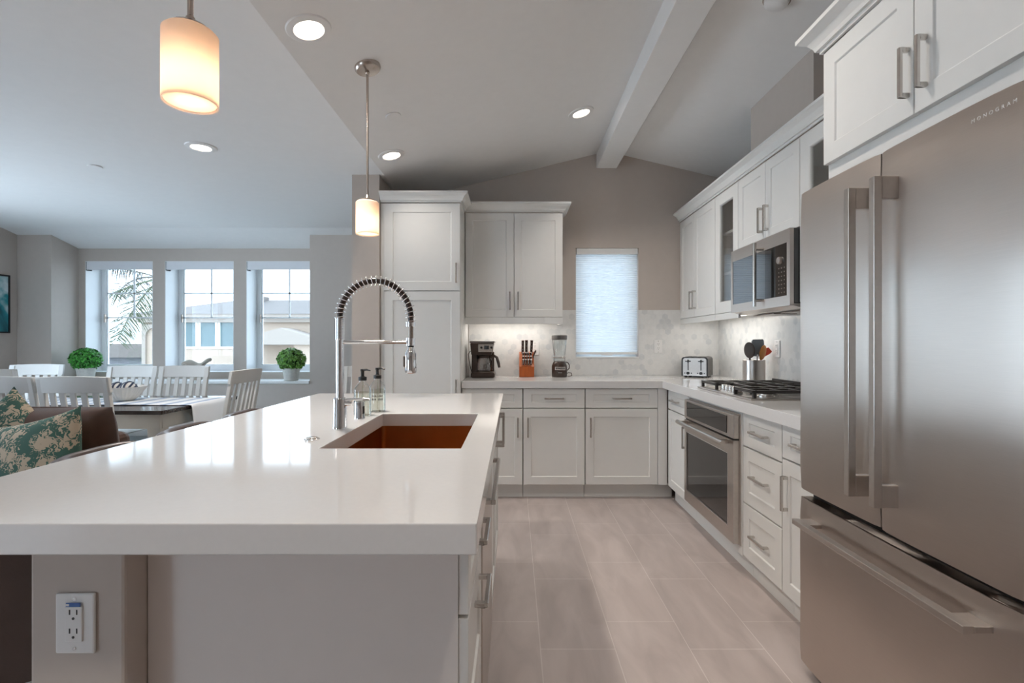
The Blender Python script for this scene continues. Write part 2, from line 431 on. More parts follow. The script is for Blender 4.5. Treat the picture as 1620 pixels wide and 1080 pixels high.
M['orangewood'] = mat('honey_wood', (0.42, 0.092, 0.014), 0.38, var=0.18, scale=6, stretch=(8, 8, 1))
M['knife'] = mat('knife_handle', (0.045, 0.018, 0.012), 0.3, var=0.2)
M['glass'] = glass('clear_glass')
M['pane'] = glass('window_pane', (0.72, 0.74, 0.75), 0.03)
M['clearpane'] = glass('clear_pane', (0.97, 0.98, 0.99), 0.03)
M['bottle'] = glass('bottle_glass', (0.96, 0.975, 0.975), 0.08)
M['soap'] = glass('clear_soap', (0.92, 0.93, 0.88), 0.02)
M['carafe'] = glass('smoky_carafe_glass', (0.88, 0.86, 0.84), 0.22)
M['plate'] = mat('outlet_white', (0.78, 0.77, 0.76), 0.35, var=0.005)
M['blue'] = mat('blue_sticker', (0.05, 0.14, 0.40), 0.5, var=0.1)
M['slot'] = mat('outlet_slot', (0.05, 0.05, 0.05), 0.6, var=0.1)
M['opal'] = translucent('opal_glass', (0.95, 0.87, 0.80), 0.62)
M['shadecloth'] = translucent('cellular_shade_cloth', (0.86, 0.91, 0.95), 0.30)
M['rollercloth'] = mat('white_roller_cloth', (0.76, 0.77, 0.80), 0.8, var=0.01)
M['lens'] = emit('lit_lens', (1.0, 0.88, 0.76), 7.0)
M['bulb'] = emit('lit_bulb', (1.0, 0.80, 0.58), 10.0)
M['strip'] = emit('led_strip', (1.0, 0.93, 0.82), 4.0)
M['canopy'] = mat('satin_nickel_warm', (0.52, 0.45, 0.40), 0.25, 1.0, var=0.03)
M['frame'] = mat('black_frame', (0.012, 0.012, 0.013), 0.4, var=0.1)
M['art'] = abstract_art()
M['grey_silicone'] = mat('grey_silicone', (0.16, 0.18, 0.20), 0.5, var=0.06)
M['dark_silicone'] = mat('dark_silicone', (0.055, 0.042, 0.036), 0.5, var=0.08)
M['bamboo'] = mat('orange_bamboo', (0.50, 0.20, 0.045), 0.5, var=0.15, scale=12)
M['red'] = mat('red_silicone', (0.55, 0.05, 0.015), 0.45, var=0.06)
M['stucco'] = mat('cream_stucco', (0.43, 0.34, 0.27), 0.9, var=0.03, bump=0.2, bscale=60)
M['stucco_trim'] = mat('pale_stucco_trim', (0.34, 0.29, 0.25), 0.85, var=0.02)
M['rooftile'] = mat('pale_roof_tile', (0.175, 0.15, 0.135), 0.9, var=0.1, scale=6)
M['outglass'] = mat('house_window_glass', (0.10, 0.15, 0.16), 0.25, var=0.05)
M['greyhouse'] = mat('grey_siding', (0.16, 0.16, 0.17), 0.9, var=0.25, scale=1.5, stretch=(1, 1, 6))
M['street'] = mat('pale_concrete', (0.50, 0.48, 0.45), 0.9, var=0.06, scale=2)
M['frond'] = mat('palm_frond', (0.10, 0.12, 0.07), 0.6, var=0.2)
M['frond_dry'] = mat('dry_palm_frond', (0.12, 0.11, 0.095), 0.7, var=0.2)
M['trunk'] = mat('palm_trunk', (0.12, 0.10, 0.08), 0.9, var=0.3, scale=12)
# ------------------------------------------------------------------ room shell
XR, YB = 1.84, 4.58                 # right wall, kitchen back wall
XP0, XP1, YP = -1.218, -1.012, 3.86   # dividing wall end (column)
YW, YD = 6.185, 5.82                # dining window wall, flush pier face
XL = -5.644
ZF = 2.474                          # flat living ceiling
RX, RZ, SL, SR = 0.834, 2.918, 0.245, 0.235   # ridge and the two slopes
XV = RX-(RZ-ZF)/SL
def zk(x): return RZ-SL*(RX-x) if x < RX else RZ-SR*(x-RX)

def wall_y(x0, x1, y0, y1, z0, z1, holes):
    """wall lying along x with rectangular holes (hx0,hx1,hz0,hz1)"""
    m = MB(); xs = sorted({x0, x1, *[h[0] for h in holes], *[h[1] for h in holes]}); zs = sorted({z0, z1, *[h[2] for h in holes], *[h[3] for h in holes]})
    for a, b in zip(xs, xs[1:]):
        for c, d in zip(zs, zs[1:]):
            cx, cz = (a+b)/2, (c+d)/2
            if any(h[0] < cx < h[1] and h[2] < cz < h[3] for h in holes): continue
            m.box(a, b, y0, y1, c, d)
    return m

struct('floor', MB().box(-6.2, 2.1, -2.7, 6.5, -0.08, 0), M['floor'])
# kitchen back wall follows the gable
KW = (0.557, 1.117, 1.0715, 2.055)
m = wall_y(XP1, 1.95, YB, YB+0.16, 0, 2.44, [KW])
m.prism([(XP1, 2.44), (1.95, 2.44), (1.95, zk(1.95)+0.01), (RX, RZ+0.01), (XP1, zk(XP1)+0.01)], YB, YB+0.16, 'y')
struct('wall_back', m, M['wall'])
m = MB().box(XR, XR+0.12, -2.7, YB, 0, 2.72)
struct('wall_right', m, M['wall'])
# duct chase that steps out of the right wall over the microwave
CH = (1.562, 2.666, 3.37)
struct('wall_chase', MB().box(CH[0], XR, CH[1], CH[2], 2.285, zk(CH[0])+0.02), M['wall'])
struct('wall_divider', MB().box(XP0, XP1, YP, YW+0.25, 0, ZF+0.02), M['wall'])
struct('wall_pier', MB().box(-2.317, XP0, YD, YW+0.25, 0, ZF+0.02), M['wall'])
# dining windows
s_w = F_PX/YW
WX = [(-5.173, -4.359), (-4.209, -3.381), (-3.228, -2.40)]
WZ = (0.851, 2.191)
struct('wall_windows', wall_y(-5.255, -2.317, YW, YW+0.275, 0, ZF+0.02, [(a, b, WZ[0], WZ[1]) for a, b in WX]), M['wall'])
struct('wall_apron', MB().box(-5.255, -2.317, YD, YW, 0, 0.742), M['wall'])
struct('trim_1', MB().box(-5.255, -2.317, YD-0.022, YW, 0.742, 0.772), M['trim'], bevel=0.004)
struct('wall_jog', MB().box(XL-0.12, -5.255, YD, YW+0.275, 0, ZF+0.02), M['wall'])
# left wall with a wide unseen sliding door, added to let daylight in
LD = (1.6, 4.6, 0.0, 2.15)
m = MB()
m.box(XL-0.12, XL, -2.7, LD[0], 0, ZF+0.02).box(XL-0.12, XL, LD[1], YD, 0, ZF+0.02).box(XL-0.12, XL, LD[0], LD[1], LD[3], ZF+0.02)
struct('wall_left', m, M['wall'])
BH = (-5.2, -3.6, 0.0, 2.15)  # unseen opening added behind the viewer for more daylight
m = wall_y(XL-0.12, 1.95, -2.7, -2.55, 0, 2.40, [BH])
m.prism([(XL-0.12, 2.40), (1.95, 2.40), (1.95, zk(1.95)+0.01), (RX, RZ+0.01), (XV, ZF+0.01), (XL-0.12, ZF+0.01)], -2.7, -2.55, 'y')
struct('wall_behind', m, M['wall'])

# ceilings
YC = 5.65
m = MB(); t = 0.08
m.prism([(XL-0.12, ZF), (XV, ZF), (XV, ZF+t), (XL-0.12, ZF+t)], -2.7, YC, 'y')
m.prism([(YC, ZF), (6.5, ZF-0.245*(6.5-YC)), (6.5, ZF-0.245*(6.5-YC)+t+0.2), (YC, ZF+t)], XL-0.12, XP0+0.02, 'x')
struct('ceiling', m, M['ceil'], merge=False)
m = MB()
m.prism([(XV, ZF), (RX, RZ), (1.97, zk(1.97)), (1.97, zk(1.97)+t), (RX, RZ+t), (XV, ZF+t)], -2.7, YB+0.16, 'y')
struct('ceiling_vault', m, M['ceil'])
struct('beam_ridge', MB().box(0.74, 0.922, -2.55, YB, 2.767, 2.90), M['ceil'], bevel=0.004)

# backsplash
m = wall_y(-0.40, XR, YB-0.008, YB, 0.914, 1.42, [(KW[0], KW[1], KW[2], 1.5)])
struct('backsplash_back', m, M['mos_back'])
struct('backsplash_right', MB().box(XR-0.008, XR, 1.95, YB-0.008, 0.914, 1.42), M['mos_right'])

# windows
def window(name, x0, x1, z0, z1, yf, dep, fr, mun=None, mat_=None):
    root = bpy.data.objects.new(name, None); COL.objects.link(root); root['kind'] = 'structure'
    m = MB().box(x0, x0+fr, yf, yf+dep, z0, z1).box(x1-fr, x1, yf, yf+dep, z0, z1).box(x0+fr, x1-fr, yf, yf+dep, z0, z0+fr*1.15).box(x0+fr, x1-fr, yf, yf+dep, z1-fr, z1)
    # inner sash bead
    i = fr; b = 0.012
    m.box(x0+i, x0+i+b, yf+0.012, yf+dep, z0+i, z1-i).box(x1-i-b, x1-i, yf+0.012, yf+dep, z0+i, z1-i).box(x0+i, x1-i, yf+0.012, yf+dep, z0+i*1.15, z0+i*1.15+b)
    obj('window_frame', m, M['vinyl'], root, bevel=0.002)
    obj('pane', MB().box(x0+fr, x1-fr, yf+dep*0.5, yf+dep*0.5+0.004, z0+fr, z1-fr), M['pane'], root)
    if mun:
        m = MB(); xm = (x0+x1)/2
        m.box(xm-0.010, xm+0.010, yf+0.012, yf+0.022, mun[1], z1-fr)
        for z in mun: m.box(x0+fr, x1-fr, yf+0.012, yf+0.022, z-0.009, z+0.009)
        obj('muntin', m, M['vinyl'], root)
    return root
for i, (a, b) in enumerate(WX):
    r = window('window_%d' % (i+1), a, b, WZ[0], WZ[1], 6.42, 0.04, 0.063, (1.827, 1.52))
    m = MB().box(a+0.055, a+0.066, 6.395, 6.42, 1.46, 1.56)
    obj('latch', m, M['steel_dark'], r, bevel=0.002)
    z0, z1, y0, y1 = WZ[0], WZ[1], YW-0.001, 6.42
    m = MB().box(a, a+0.006, y0, y1, z0, z1).box(b-0.006, b, y0, y1, z0, z1).box(a, b, y0, y1, z0, z0+0.006).box(a, b, y0, y1, z1-0.006, z1)
    obj('jamb_liner', m, M['vinyl'], r)
window('window_4', KW[0], KW[1], KW[2], KW[3], YB+0.10, 0.05, 0.035)

root = bpy.data.objects.new('added_door_1', None); COL.objects.link(root); root['kind'] = 'structure'  # glazing of the unseen left door, added as a daylight source
m = MB()
for y in (LD[0], LD[0]+1.30, LD[0]+2.62, LD[1]-0.07): m.box(XL-0.08, XL-0.03, y, y+0.07, 0, LD[3])
m.box(XL-0.08, XL-0.03, LD[0], LD[1], 0, 0.06).box(XL-0.08, XL-0.03, LD[0], LD[1], LD[3]-0.07, LD[3])
obj('door_frame', m, M['vinyl'], root)
obj('pane', MB().box(XL-0.058, XL-0.054, LD[0], LD[1], 0.06, LD[3]-0.07), M['clearpane'], root)
root = bpy.data.objects.new('added_door_2', None); COL.objects.link(root); root['kind'] = 'structure'  # unseen rear door, added so daylight fills from behind
m = MB()
for x in (BH[0], BH[0]+0.78, BH[1]-0.07): m.box(x, x+0.07, -2.65, -2.60, 0, BH[3])
m.box(BH[0], BH[1], -2.65, -2.60, 0, 0.06).box(BH[0], BH[1], -2.65, -2.60, BH[3]-0.07, BH[3])
obj('door_frame', m, M['vinyl'], root)
obj('pane', MB().box(BH[0], BH[1], -2.627, -2.623, 0.06, BH[3]-0.07), M['clearpane'], root)

# roller blinds over the dining windows
for (a, b), lab in zip(WX, ('white roller blind rolled up over the leftmost dining window beside the left plant',
                            'white roller blind rolled up over the middle dining window',
                            'white roller blind rolled up over the right dining window next to the pier')):
    t_ = thing('roller_blind', lab, 'blind', ((a+b)/2, YW+0.05, WZ[1]-0.05), 0, 'blinds over the dining windows')
    w = (b-a)/2-0.006
    obj('valance', MB().box(-w, w, -0.045, -0.033, -0.052, 0.048).box(-w, w, -0.033, 0.03, 0.036, 0.048), M['rollercloth'], t_, bevel=0.003)
    obj('roll', MB().cyl((-w+0.01, 0, -0.012), (w-0.01, 0, -0.012), 0.026, n=20), M['rollercloth'], t_, smooth=True)
    for q in (-w-0.004, w): obj('bracket', MB().box(q, q+0.004, -0.05, 0.04, -0.06, 0.048), M['darkgap'], t_)

# cellular shade in the kitchen window
t_ = thing('cellular_shade', 'glowing white pleated shade drawn down over the small kitchen window', 'blind', ((KW[0]+KW[1])/2, YB+0.03, KW[3]))
w = (KW[1]-KW[0])/2-0.006; hz = KW[3]-KW[2]
obj('headrail', MB().box(-w, w, -0.03, 0.03, -0.055, -0.003), M['trim'], t_, bevel=0.003)
npl = 46; zt, zb = -0.055, -hz+0.052
pts = []
for i in range(npl*2+1): pts.append((-0.0025 if i % 2 else 0.0025, zt+(zb-zt)*i/(npl*2)))
m = MB()
for (y0, z0), (y1, z1) in zip(pts, pts[1:]): m.add([(-w, y0, z0), (w, y0, z0), (w, y1, z1), (-w, y1, z1)], [(0, 1, 2, 3)])
obj('pleated_cloth', m, M['shadecloth'], t_)
obj('bottom_rail', MB().box(-w, w, -0.018, 0.018, -hz+0.030, -hz+0.052), M['trim'], t_, bevel=0.003)
obj('pull_tab', MB().box(-0.05, 0.05, -0.024, -0.018, -hz+0.022, -hz+0.034), M['trim'], t_, bevel=0.002)
# sill under the shade
struct('trim_2', MB().box(KW[0], KW[1], YB-0.012, YB+0.10, KW[2], KW[2]+0.012), M['trim'], bevel=0.002)

# ------------------------------------------------------------------ cabinets
T = 0.02
def door_mb(w, h, fr=0.060, rec=0.0065, hole=False):
    m = MB(); f0 = min(fr, h*0.30); y0 = -T; y1 = -T+rec; e = 0.004
    O = [(0, 0), (w, 0), (w, h), (0, h)]; I = [(fr, f0), (w-fr, f0), (w-fr, h-f0), (fr, h-f0)]
    J = [(fr+e, f0+e), (w-fr-e, f0+e), (w-fr-e, h-f0-e), (fr+e, h-f0-e)]
    v = [(x, 0, z) for x, z in O]+[(x, y0, z) for x, z in O]+[(x, y0, z) for x, z in I]+[(x, y1, z) for x, z in J]
    f = []
    for i in range(4):
        j = (i+1) % 4
        f += [(i, j, 4+j, 4+i), (4+i, 4+j, 8+j, 8+i), (8+i, 8+j, 12+j, 12+i)]
    if hole:
        v += [(x, 0, z) for x, z in J]
        for i in range(4):
            j = (i+1) % 4; f += [(12+i, 12+j, 16+j, 16+i), (16+i, 16+j, j, i)]
    else: f += [(12, 13, 14, 15), (3, 2, 1, 0)]
    return m.add(v, f)

HANDLES = {}
def handle(parent, x, z, vertical=True, L=0.150, proj=0.032, name='handle', mt=None):
    key = (vertical, L, proj)
    if key not in HANDLES:
        m = MB(); b = 0.0055; h = L/2; p = 0.014
        if vertical:
            m.box(-b, b, -proj, -proj+0.010, -h, h)
            for s in (-1, 1): m.box(-b, b, -proj+0.010, 0, s*h, s*(h-p))
        else:
            m.box(-h, h, -proj, -proj+0.010, -b, b)
            for s in (-1, 1): m.box(s*h, s*(h-p), -proj+0.010, 0, -b, b)
        o = obj('handle', m, mt or M['nickel'], None, bevel=0.0018)
        HANDLES[key] = o
    else:
        o = HANDLES[key].copy(); COL.objects.link(o)
    o.parent = parent; o.location = (x, -T, z)
    return o

def front(parent, kind, x0, x1, z0, z1, hd=None, fr=0.060, hole=False, g=0.002):
    """a door or drawer front; hd = list of (x, z, vertical[, length]) in cabinet coordinates"""
    w, h = x1-x0-2*g, z1-z0-2*g
    o = obj(kind, door_mb(w, h, fr, hole=hole), M['cab'], parent, bevel=0.0015)
    o.location = (x0+g, 0, z0+g)
    for q in (hd or []): handle(o, q[0]-x0-g, q[1]-z0-g, q[2], *(q[3:] if len(q) > 3 else ()))
    return o

def cabinet(name, label, loc, rz, w, d, z0, z1, group=None, toe=None, hollow=False, cat='cabinet'):
    t_ = thing(name, label, cat, loc, rz, group)
    if hollow:
        q = 0.018
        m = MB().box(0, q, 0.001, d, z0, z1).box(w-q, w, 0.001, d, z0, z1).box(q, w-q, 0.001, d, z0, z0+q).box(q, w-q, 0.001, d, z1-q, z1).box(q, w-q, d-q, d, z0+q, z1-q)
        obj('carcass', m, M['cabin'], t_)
    else:
        obj('carcass', MB().box(0, w, 0.001, d, z0, z1), M['cab'], t_)
    if toe: obj('toe_kick', MB().box(0, w, toe, d, 0.0, z0), M['cab'], t_)
    return t_

CZ, CT = 0.914, 0.056        # worktop height and thickness
ZB = CZ-CT-0.002             # top of base carcasses
# crown moulding swept along a polyline with mitred corners (outward = right of travel)
CROWN = [(0, 0), (0.008, 0), (0.008, 0.012), (0.018, 0.012), (0.022, 0.024), (0.036, 0.044), (0.054, 0.056), (0.062, 0.060), (0.062, 0.074), (0, 0.074)]
def crown_mb(path, z, sc=1.0, caps=True):
    m = MB(); pts = [Vector((p[0], p[1])) for p in path]; n = len(pts); secs = []
    for i, p in enumerate(pts):
        def nrm(a, b): d = (b-a).normalized(); return Vector((d.y, -d.x))
        if i == 0: o = nrm(pts[0], pts[1])
        elif i == n-1: o = nrm(pts[-2], pts[-1])
        else:
            a = nrm(pts[i-1], p); b = nrm(p, pts[i+1]); o = (a+b)/(1+a.dot(b))
        secs.append([(p.x+o.x*q[0]*sc, p.y+o.y*q[0]*sc, z+q[1]*sc) for q in CROWN])
    k = len(CROWN); v = [q for s in secs for q in s]; f = []
    for i in range(n-1):
        for j in range(k): f.append((i*k+j, i*k+(j+1) % k, (i+1)*k+(j+1) % k, (i+1)*k+j))
    if caps: f += [tuple(range(k)), tuple((n-1)*k+j for j in range(k-1, -1, -1))]
    return m.add(v, f)

BG = 'white shaker base cabinets on the back wall'
YF = 3.97                   # carcass front of the back run
base = [(-0.400, 0.070, 'L'), (0.074, 0.551, 'M'), (0.555, 1.112, 'R')]
labs = ['white shaker base cabinet partly hidden behind the island, below the coffee maker',
        'white shaker base cabinet with drawer and door, below the knife block and blender',
        'wider white shaker base cabinet by the corner, below the kitchen window']
for (x0, x1, c), lab in zip(base, labs):
    w = x1-x0
    t_ = cabinet('base_cabinet', lab, (x0, YF, 0), 0, w, 0.60, 0.104, ZB, BG, toe=0.048)
    front(t_, 'drawer', 0, w, 0.703, 0.856, [(w/2, 0.779, False)], 0.062)
    hx = w-0.037 if c == 'L' else 0.037
    front(t_, 'door', 0, w, 0.112, 0.699, [(hx, 0.556, True)])
# corner filler belongs to the blind corner unit
t_ = thing('corner_filler', 'narrow plain white filler panel in the inside corner of the base cabinets', 'filler panel', (1.112, YF-0.02, 0))
obj('panel', MB().box(0.001, 0.073, 0, 0.018, 0.112, ZB), M['cab'], t_)
obj('toe_kick', MB().box(0.001, 0.128, 0.068, 0.086, 0, 0.104), M['cab'], t_)

# right run, fronts face -X; local x runs towards the viewer
XFR = 1.205
def right_unit(name, lab, y_far, y_near, group, toe=True, **k):
    return cabinet(name, lab, (XFR, y_far, 0), -PI/2, y_far-y_near, 0.61, 0.104, ZB, group, toe=0.035 if toe else None, **k)
RG = 'white shaker base cabinets on the right wall'
t_ = right_unit('base_cabinet', 'narrow white base cabinet between the inside corner and the wall oven', 3.926, 3.470, RG); w = 0.456
front(t_, 'drawer', 0, w, 0.703, 0.856, [(w*0.42, 0.779, False)], 0.062)
front(t_, 'door', 0, w, 0.112, 0.699, [(w-0.045, 0.556, True)])
t_ = right_unit('oven_cabinet', 'white cabinet surround holding the built-in oven below the cooktop', 3.468, 2.647, RG); w = 0.821
obj('face_frame', MB().box(0.002, w-0.002, -T, 0, 0.838, 0.856).box(0.002, w-0.002, -T, 0, 0.106, 0.150).box(0.002, 0.030, -T, 0, 0.150, 0.838).box(w-0.030, w-0.002, -T, 0, 0.150, 0.838), M['cab'], t_)
t_ = right_unit('drawer_cabinet', 'white three-drawer base cabinet on the near side of the oven', 2.645, 2.261, RG); w = 0.384
front(t_, 'drawer', 0, w, 0.680, 0.856, [(w/2, 0.767, False)], 0.062)
front(t_, 'drawer', 0, w, 0.390, 0.676, [(w/2, 0.545, False)], 0.062)
front(t_, 'drawer', 0, w, 0.112, 0.386, [(w/2, 0.252, False)], 0.062)
t_ = right_unit('base_cabinet', 'white base cabinet squeezed against the steel refrigerator, half hidden by it', 2.259, 1.905, RG); w = 0.354
front(t_, 'drawer', 0, w, 0.703, 0.856, [(w/2, 0.779, False)], 0.062)
front(t_, 'door', 0, w, 0.112, 0.699, [(0.045, 0.556, True)])

# worktop in an L
t_ = thing('perimeter_countertop', 'pale quartz L-shaped countertop along the back and right walls', 'countertop', (0, 0, 0))
obj('slab', MB().prism([(-0.400, 3.93), (1.143, 3.93), (1.143, 1.905), (XR-0.009, 1.905), (XR-0.009, YB-0.009), (-0.400, YB-0.009)], CZ-CT, CZ), M['quartz'], t_, bevel=0.002)

# back uppers
YU = YB-0.33
t_ = cabinet('upper_cabinet', 'white two-door wall cabinet above the coffee maker and knife block', (-0.400, YU, 0), 0, 0.807, 0.328, 1.418, 2.283)
front(t_, 'door', 0, 0.403, 1.418, 2.280, [(0.403-0.033, 1.553, True)])
front(t_, 'door', 0.403, 0.807, 1.418, 2.280, [(0.403+0.033, 1.553, True)])
obj('light_rail', MB().box(0, 0.807, -0.018, 0.0, 1.362, 1.416).box(0.789, 0.807, 0.0, 0.328, 1.362, 1.416), M['cab'], t_, bevel=0.0015)
obj('crown', crown_mb([(0.0, -T), (0.807, -T), (0.807, 0.328)], 2.283), M['cab'], t_)
ul = thing('under_cabinet_light', 'slim lit strip under the back wall cabinet above the coffee maker', 'light', (0.0, 4.40, 1.408), 0, 'under-cabinet strips')
obj('housing', MB().box(-0.33, 0.33, -0.02, 0.02, 0, 0.009), M['trim'], ul)
obj('diffuser', MB().box(-0.32, 0.32, -0.014, 0.014, -0.004, 0), M['strip'], ul)
lamp('strip_lamp', 'AREA', POWER_STRIP*0.9, (1.0, 0.95, 0.88), ul, (0, 0, -0.008), 0.62, (0,0,0), 0.03, 'RECTANGLE')

# pantry
t_ = cabinet('pantry_cabinet', 'tall white pantry cabinet between the column and the coffee corner', (-1.008, 3.90, 0), 0, 0.604, 0.675, 0.104, 2.270, toe=0.05)
front(t_, 'door', 0.024, 0.604, 1.602, 2.266, [(0.575, 1.735, True)], 0.066)
front(t_, 'door', 0.024, 0.604, 0.112, 1.598, [(0.575, 0.857, True)], 0.066)
obj('filler', MB().box(0.0, 0.024, -0.012, 0, 0.112, 2.266), M['cab'], t_)
obj('crown', crown_mb([(0.0, -T), (0.604, -T), (0.604, 0.274)], 2.270, 0.98), M['cab'], t_)

# right uppers
XU = 1.509
def upper(name, lab, yf, yn, z0=1.418, z1=2.283, **k):
    return cabinet(name, lab, (XU, yf, 0), -PI/2, yf-yn, 0.328, z0, z1, 'white wall cabinets along the right wall', **k)
def glass_door(t_, x0, x1, z0, z1, fr):
    d = front(t_, 'door', x0, x1, z0, z1, None, fr, hole=True)
    obj('pane', MB().box(fr-0.002, x1-x0-fr-0.002, -0.011, -0.008, fr-0.002, z1-z0-fr), M['glass'], d)
t_ = upper('upper_cabinet', 'white two-door wall cabinet in the back right corner above the toaster', YB-0.002, 3.786); w = YB-0.002-3.786
front(t_, 'door', 0.0, 0.354, 1.418, 2.280, [(0.354-0.036, 1.560, True)])
front(t_, 'door', 0.354, w, 1.418, 2.280, [(0.354+0.036, 1.560, True)])
obj('light_rail', MB().box(0, w, -0.018, 0.0, 1.372, 1.416), M['cab'], t_, bevel=0.0015)
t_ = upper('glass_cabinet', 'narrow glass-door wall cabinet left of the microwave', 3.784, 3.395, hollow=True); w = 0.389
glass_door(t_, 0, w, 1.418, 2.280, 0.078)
obj('shelf', MB().box(0.019, w-0.019, 0.03, 0.308, 1.70, 1.718), M['cab'], t_)
obj('shelf', MB().box(0.019, w-0.019, 0.03, 0.308, 1.99, 2.008), M['cab'], t_)
obj('puck_light', MB().cyl((w/2, 0.16, 2.264), (w/2, 0.16, 2.250), 0.035, n=24), M['steel_dark'], t_, smooth=True)
obj('light_rail', MB().box(0, w, -0.018, 0.0, 1.372, 1.416), M['cab'], t_, bevel=0.0015)
t_ = upper('upper_cabinet', 'white two-door wall cabinet directly above the microwave', 3.393, 2.667, z0=1.812); w = 0.726
front(t_, 'door', 0.0, w/2, 1.812, 2.280, [(w/2-0.035, 1.940, True)])
front(t_, 'door', w/2, w, 1.812, 2.280, [(w/2+0.035, 1.940, True)])
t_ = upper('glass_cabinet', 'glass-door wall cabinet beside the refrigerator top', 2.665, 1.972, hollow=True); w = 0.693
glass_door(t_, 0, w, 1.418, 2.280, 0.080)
obj('shelf', MB().box(0.019, w-0.019, 0.03, 0.308, 1.80, 1.818), M['cab'], t_)
# one continuous crown along the right run
t_ = thing('crown_molding', 'white crown molding running along the top of the right wall cabinets', 'molding', (0, 0, 0))
obj('profile', crown_mb([(XU-T, YB-0.002), (XU-T, 1.972)], 2.283), M['cab'], t_)
ul = thing('under_cabinet_light', 'slim lit strip under the corner wall cabinet above the toaster', 'light', (1.66, 3.98, 1.408), PI/2, 'under-cabinet strips')
obj('housing', MB().box(-0.45, 0.45, -0.02, 0.02, 0, 0.009), M['trim'], ul)
obj('diffuser', MB().box(-0.44, 0.44, -0.014, 0.014, -0.004, 0), M['strip'], ul)
lamp('strip_lamp', 'AREA', POWER_STRIP*0.9, (1.0, 0.97, 0.92), ul, (0, 0, -0.008), 0.86, (0,0,0), 0.03, 'RECTANGLE')

# cabinet over the refrigerator
XO = 1.205
t_ = cabinet('over_fridge_cabinet', 'deep white two-door cabinet above the refrigerator with crown molding', (XO, 1.96, 0), -PI/2, 0.93, 0.63, 1.823, 2.330)
front(t_, 'door', 0.0, 0.444, 1.884, 2.312, [(0.444-0.020, 2.018, True)], 0.066)
front(t_, 'door', 0.444, 0.930, 1.884, 2.312, [(0.444+0.046, 2.018, True)], 0.066)
obj('crown', crown_mb([(0.0, 0.25), (0.0, -T), (0.930, -T), (0.93, 0.25)], 2.315, 1.12), M['cab'], t_)
obj('end_panel', MB().box(0.931, 0.949, -0.0, 0.63, 0.0, 2.330), M['cab'], t_)
# ------------------------------------------------------------------ appliances
# built-in oven, local frame like the right run: x towards the viewer, -y into the room
t_ = thing('wall_oven', 'stainless steel built-in oven with dark glass door below the cooktop', 'oven', (1.185, 3.435, 0), -PI/2); w = 0.772
obj('trim_frame', MB().box(0, w, -0.010, 0.0, 0.152, 0.836), M['steel_plain'], t_, bevel=0.002)
cp = obj('control_panel', MB().box(0.003, w-0.003, -0.040, -0.010, 0.707, 0.832), M['steel_plain'], t_, bevel=0.004)
obj('display', MB().box(0.055, w-0.085, -0.0425, -0.040, 0.724, 0.818), M['blackglass'], cp, bevel=0.001)
m = MB(); y0, y1 = -0.040, -0.010
a0, a1, c0, c1 = 0.003, w-0.006, 0.160, 0.698
g0, g1, h0, h1 = 0.050, w-0.075, 0.238, 0.618
for bx in ((a0, g0, c0, c1), (g1, a1, c0, c1), (g0, g1, c0, h0), (g0, g1, h1, c1)): m.box(bx[0], bx[1], y0, y1, bx[2], bx[3])
dr = obj('door', m, M['steel_plain'], t_)
obj('glass', MB().box(g0, g1, -0.037, -0.012, h0, h1), M['blackglass'], dr)
m = MB()
for q in ((g0-.005, g0, h0, h1), (g1, g1+.005, h0, h1), (g0-.005, g1+.005, h0-.005, h0), (g0-.005, g1+.005, h1, h1+.005)): m.box(q[0], q[1], -0.0425, -0.039, q[2], q[3])
obj('glass_trim', m, M['chrome'], dr)
m = MB().cyl((0.015, -0.092, 0.682), (w-0.015, -0.092, 0.682), 0.0135, n=20)
for x in (0.055, w-0.075): m.box(x-0.012, x+0.012, -0.088, -0.040, 0.672, 0.692)
obj('handle', m, M['steel_plain'], dr, smooth=True)
obj('recess', MB().box(0.004, w-0.004, -0.030, -0.010, 0.699, 0.706), M['darkgap'], t_)

# gas cooktop
CTY0, CTY1, CTX0, CTX1 = 2.60, 3.362, 1.205, 1.715
t_ = thing('gas_cooktop', 'stainless gas cooktop with black cast iron grates on the right counter', 'cooktop', ((CTX0+CTX1)/2, (CTY0+CTY1)/2, CZ))
hx, hy = (CTX1-CTX0)/2, (CTY1-CTY0)/2
obj('plate', MB().box(-hx, hx, -hy, hy, 0.0005, 0.010), M['steel_plain'], t_, bevel=0.004)
for k in range(3):
    y0 = -hy+0.018+k*0.243; y1 = y0+0.240; x0, x1 = -hx+(0.028 if k != 1 else 0.15), hx-0.012
    x0 = -hx+0.030 if k != 1 else -hx+0.130
    m = MB(); zt = 0.050; b = 0.008
    for x in (x0, x1): m.box(x-b, x+b, y0, y1, zt-0.016, zt)
    for y in (y0+b, y1-b): m.box(x0, x1, y-b, y+b, zt-0.016, zt)
    xm, ym = (x0+x1)/2, (y0+y1)/2
    m.box(x0, x1, ym-0.006, ym+0.006, zt-0.012, zt)
    for xx in ((xm-0.10, xm, xm+0.10) if k != 1 else (xm-0.05, xm+0.06)): m.box(xx-0.006, xx+0.006, y0, y1, zt-0.012, zt)
    for x in (x0, x1):
        for y in (y0+b, y1-b): m.box(x-b, x+b, y-b, y+b, 0.010, zt)
    obj('grate', m, M['iron'], t_, bevel=0.002)
m = MB().box(hx-0.026, hx-0.010, -hy+0.012, hy-0.012, 0.010, 0.062)
obj('back_rail', m, M['iron'], t_, bevel=0.002)
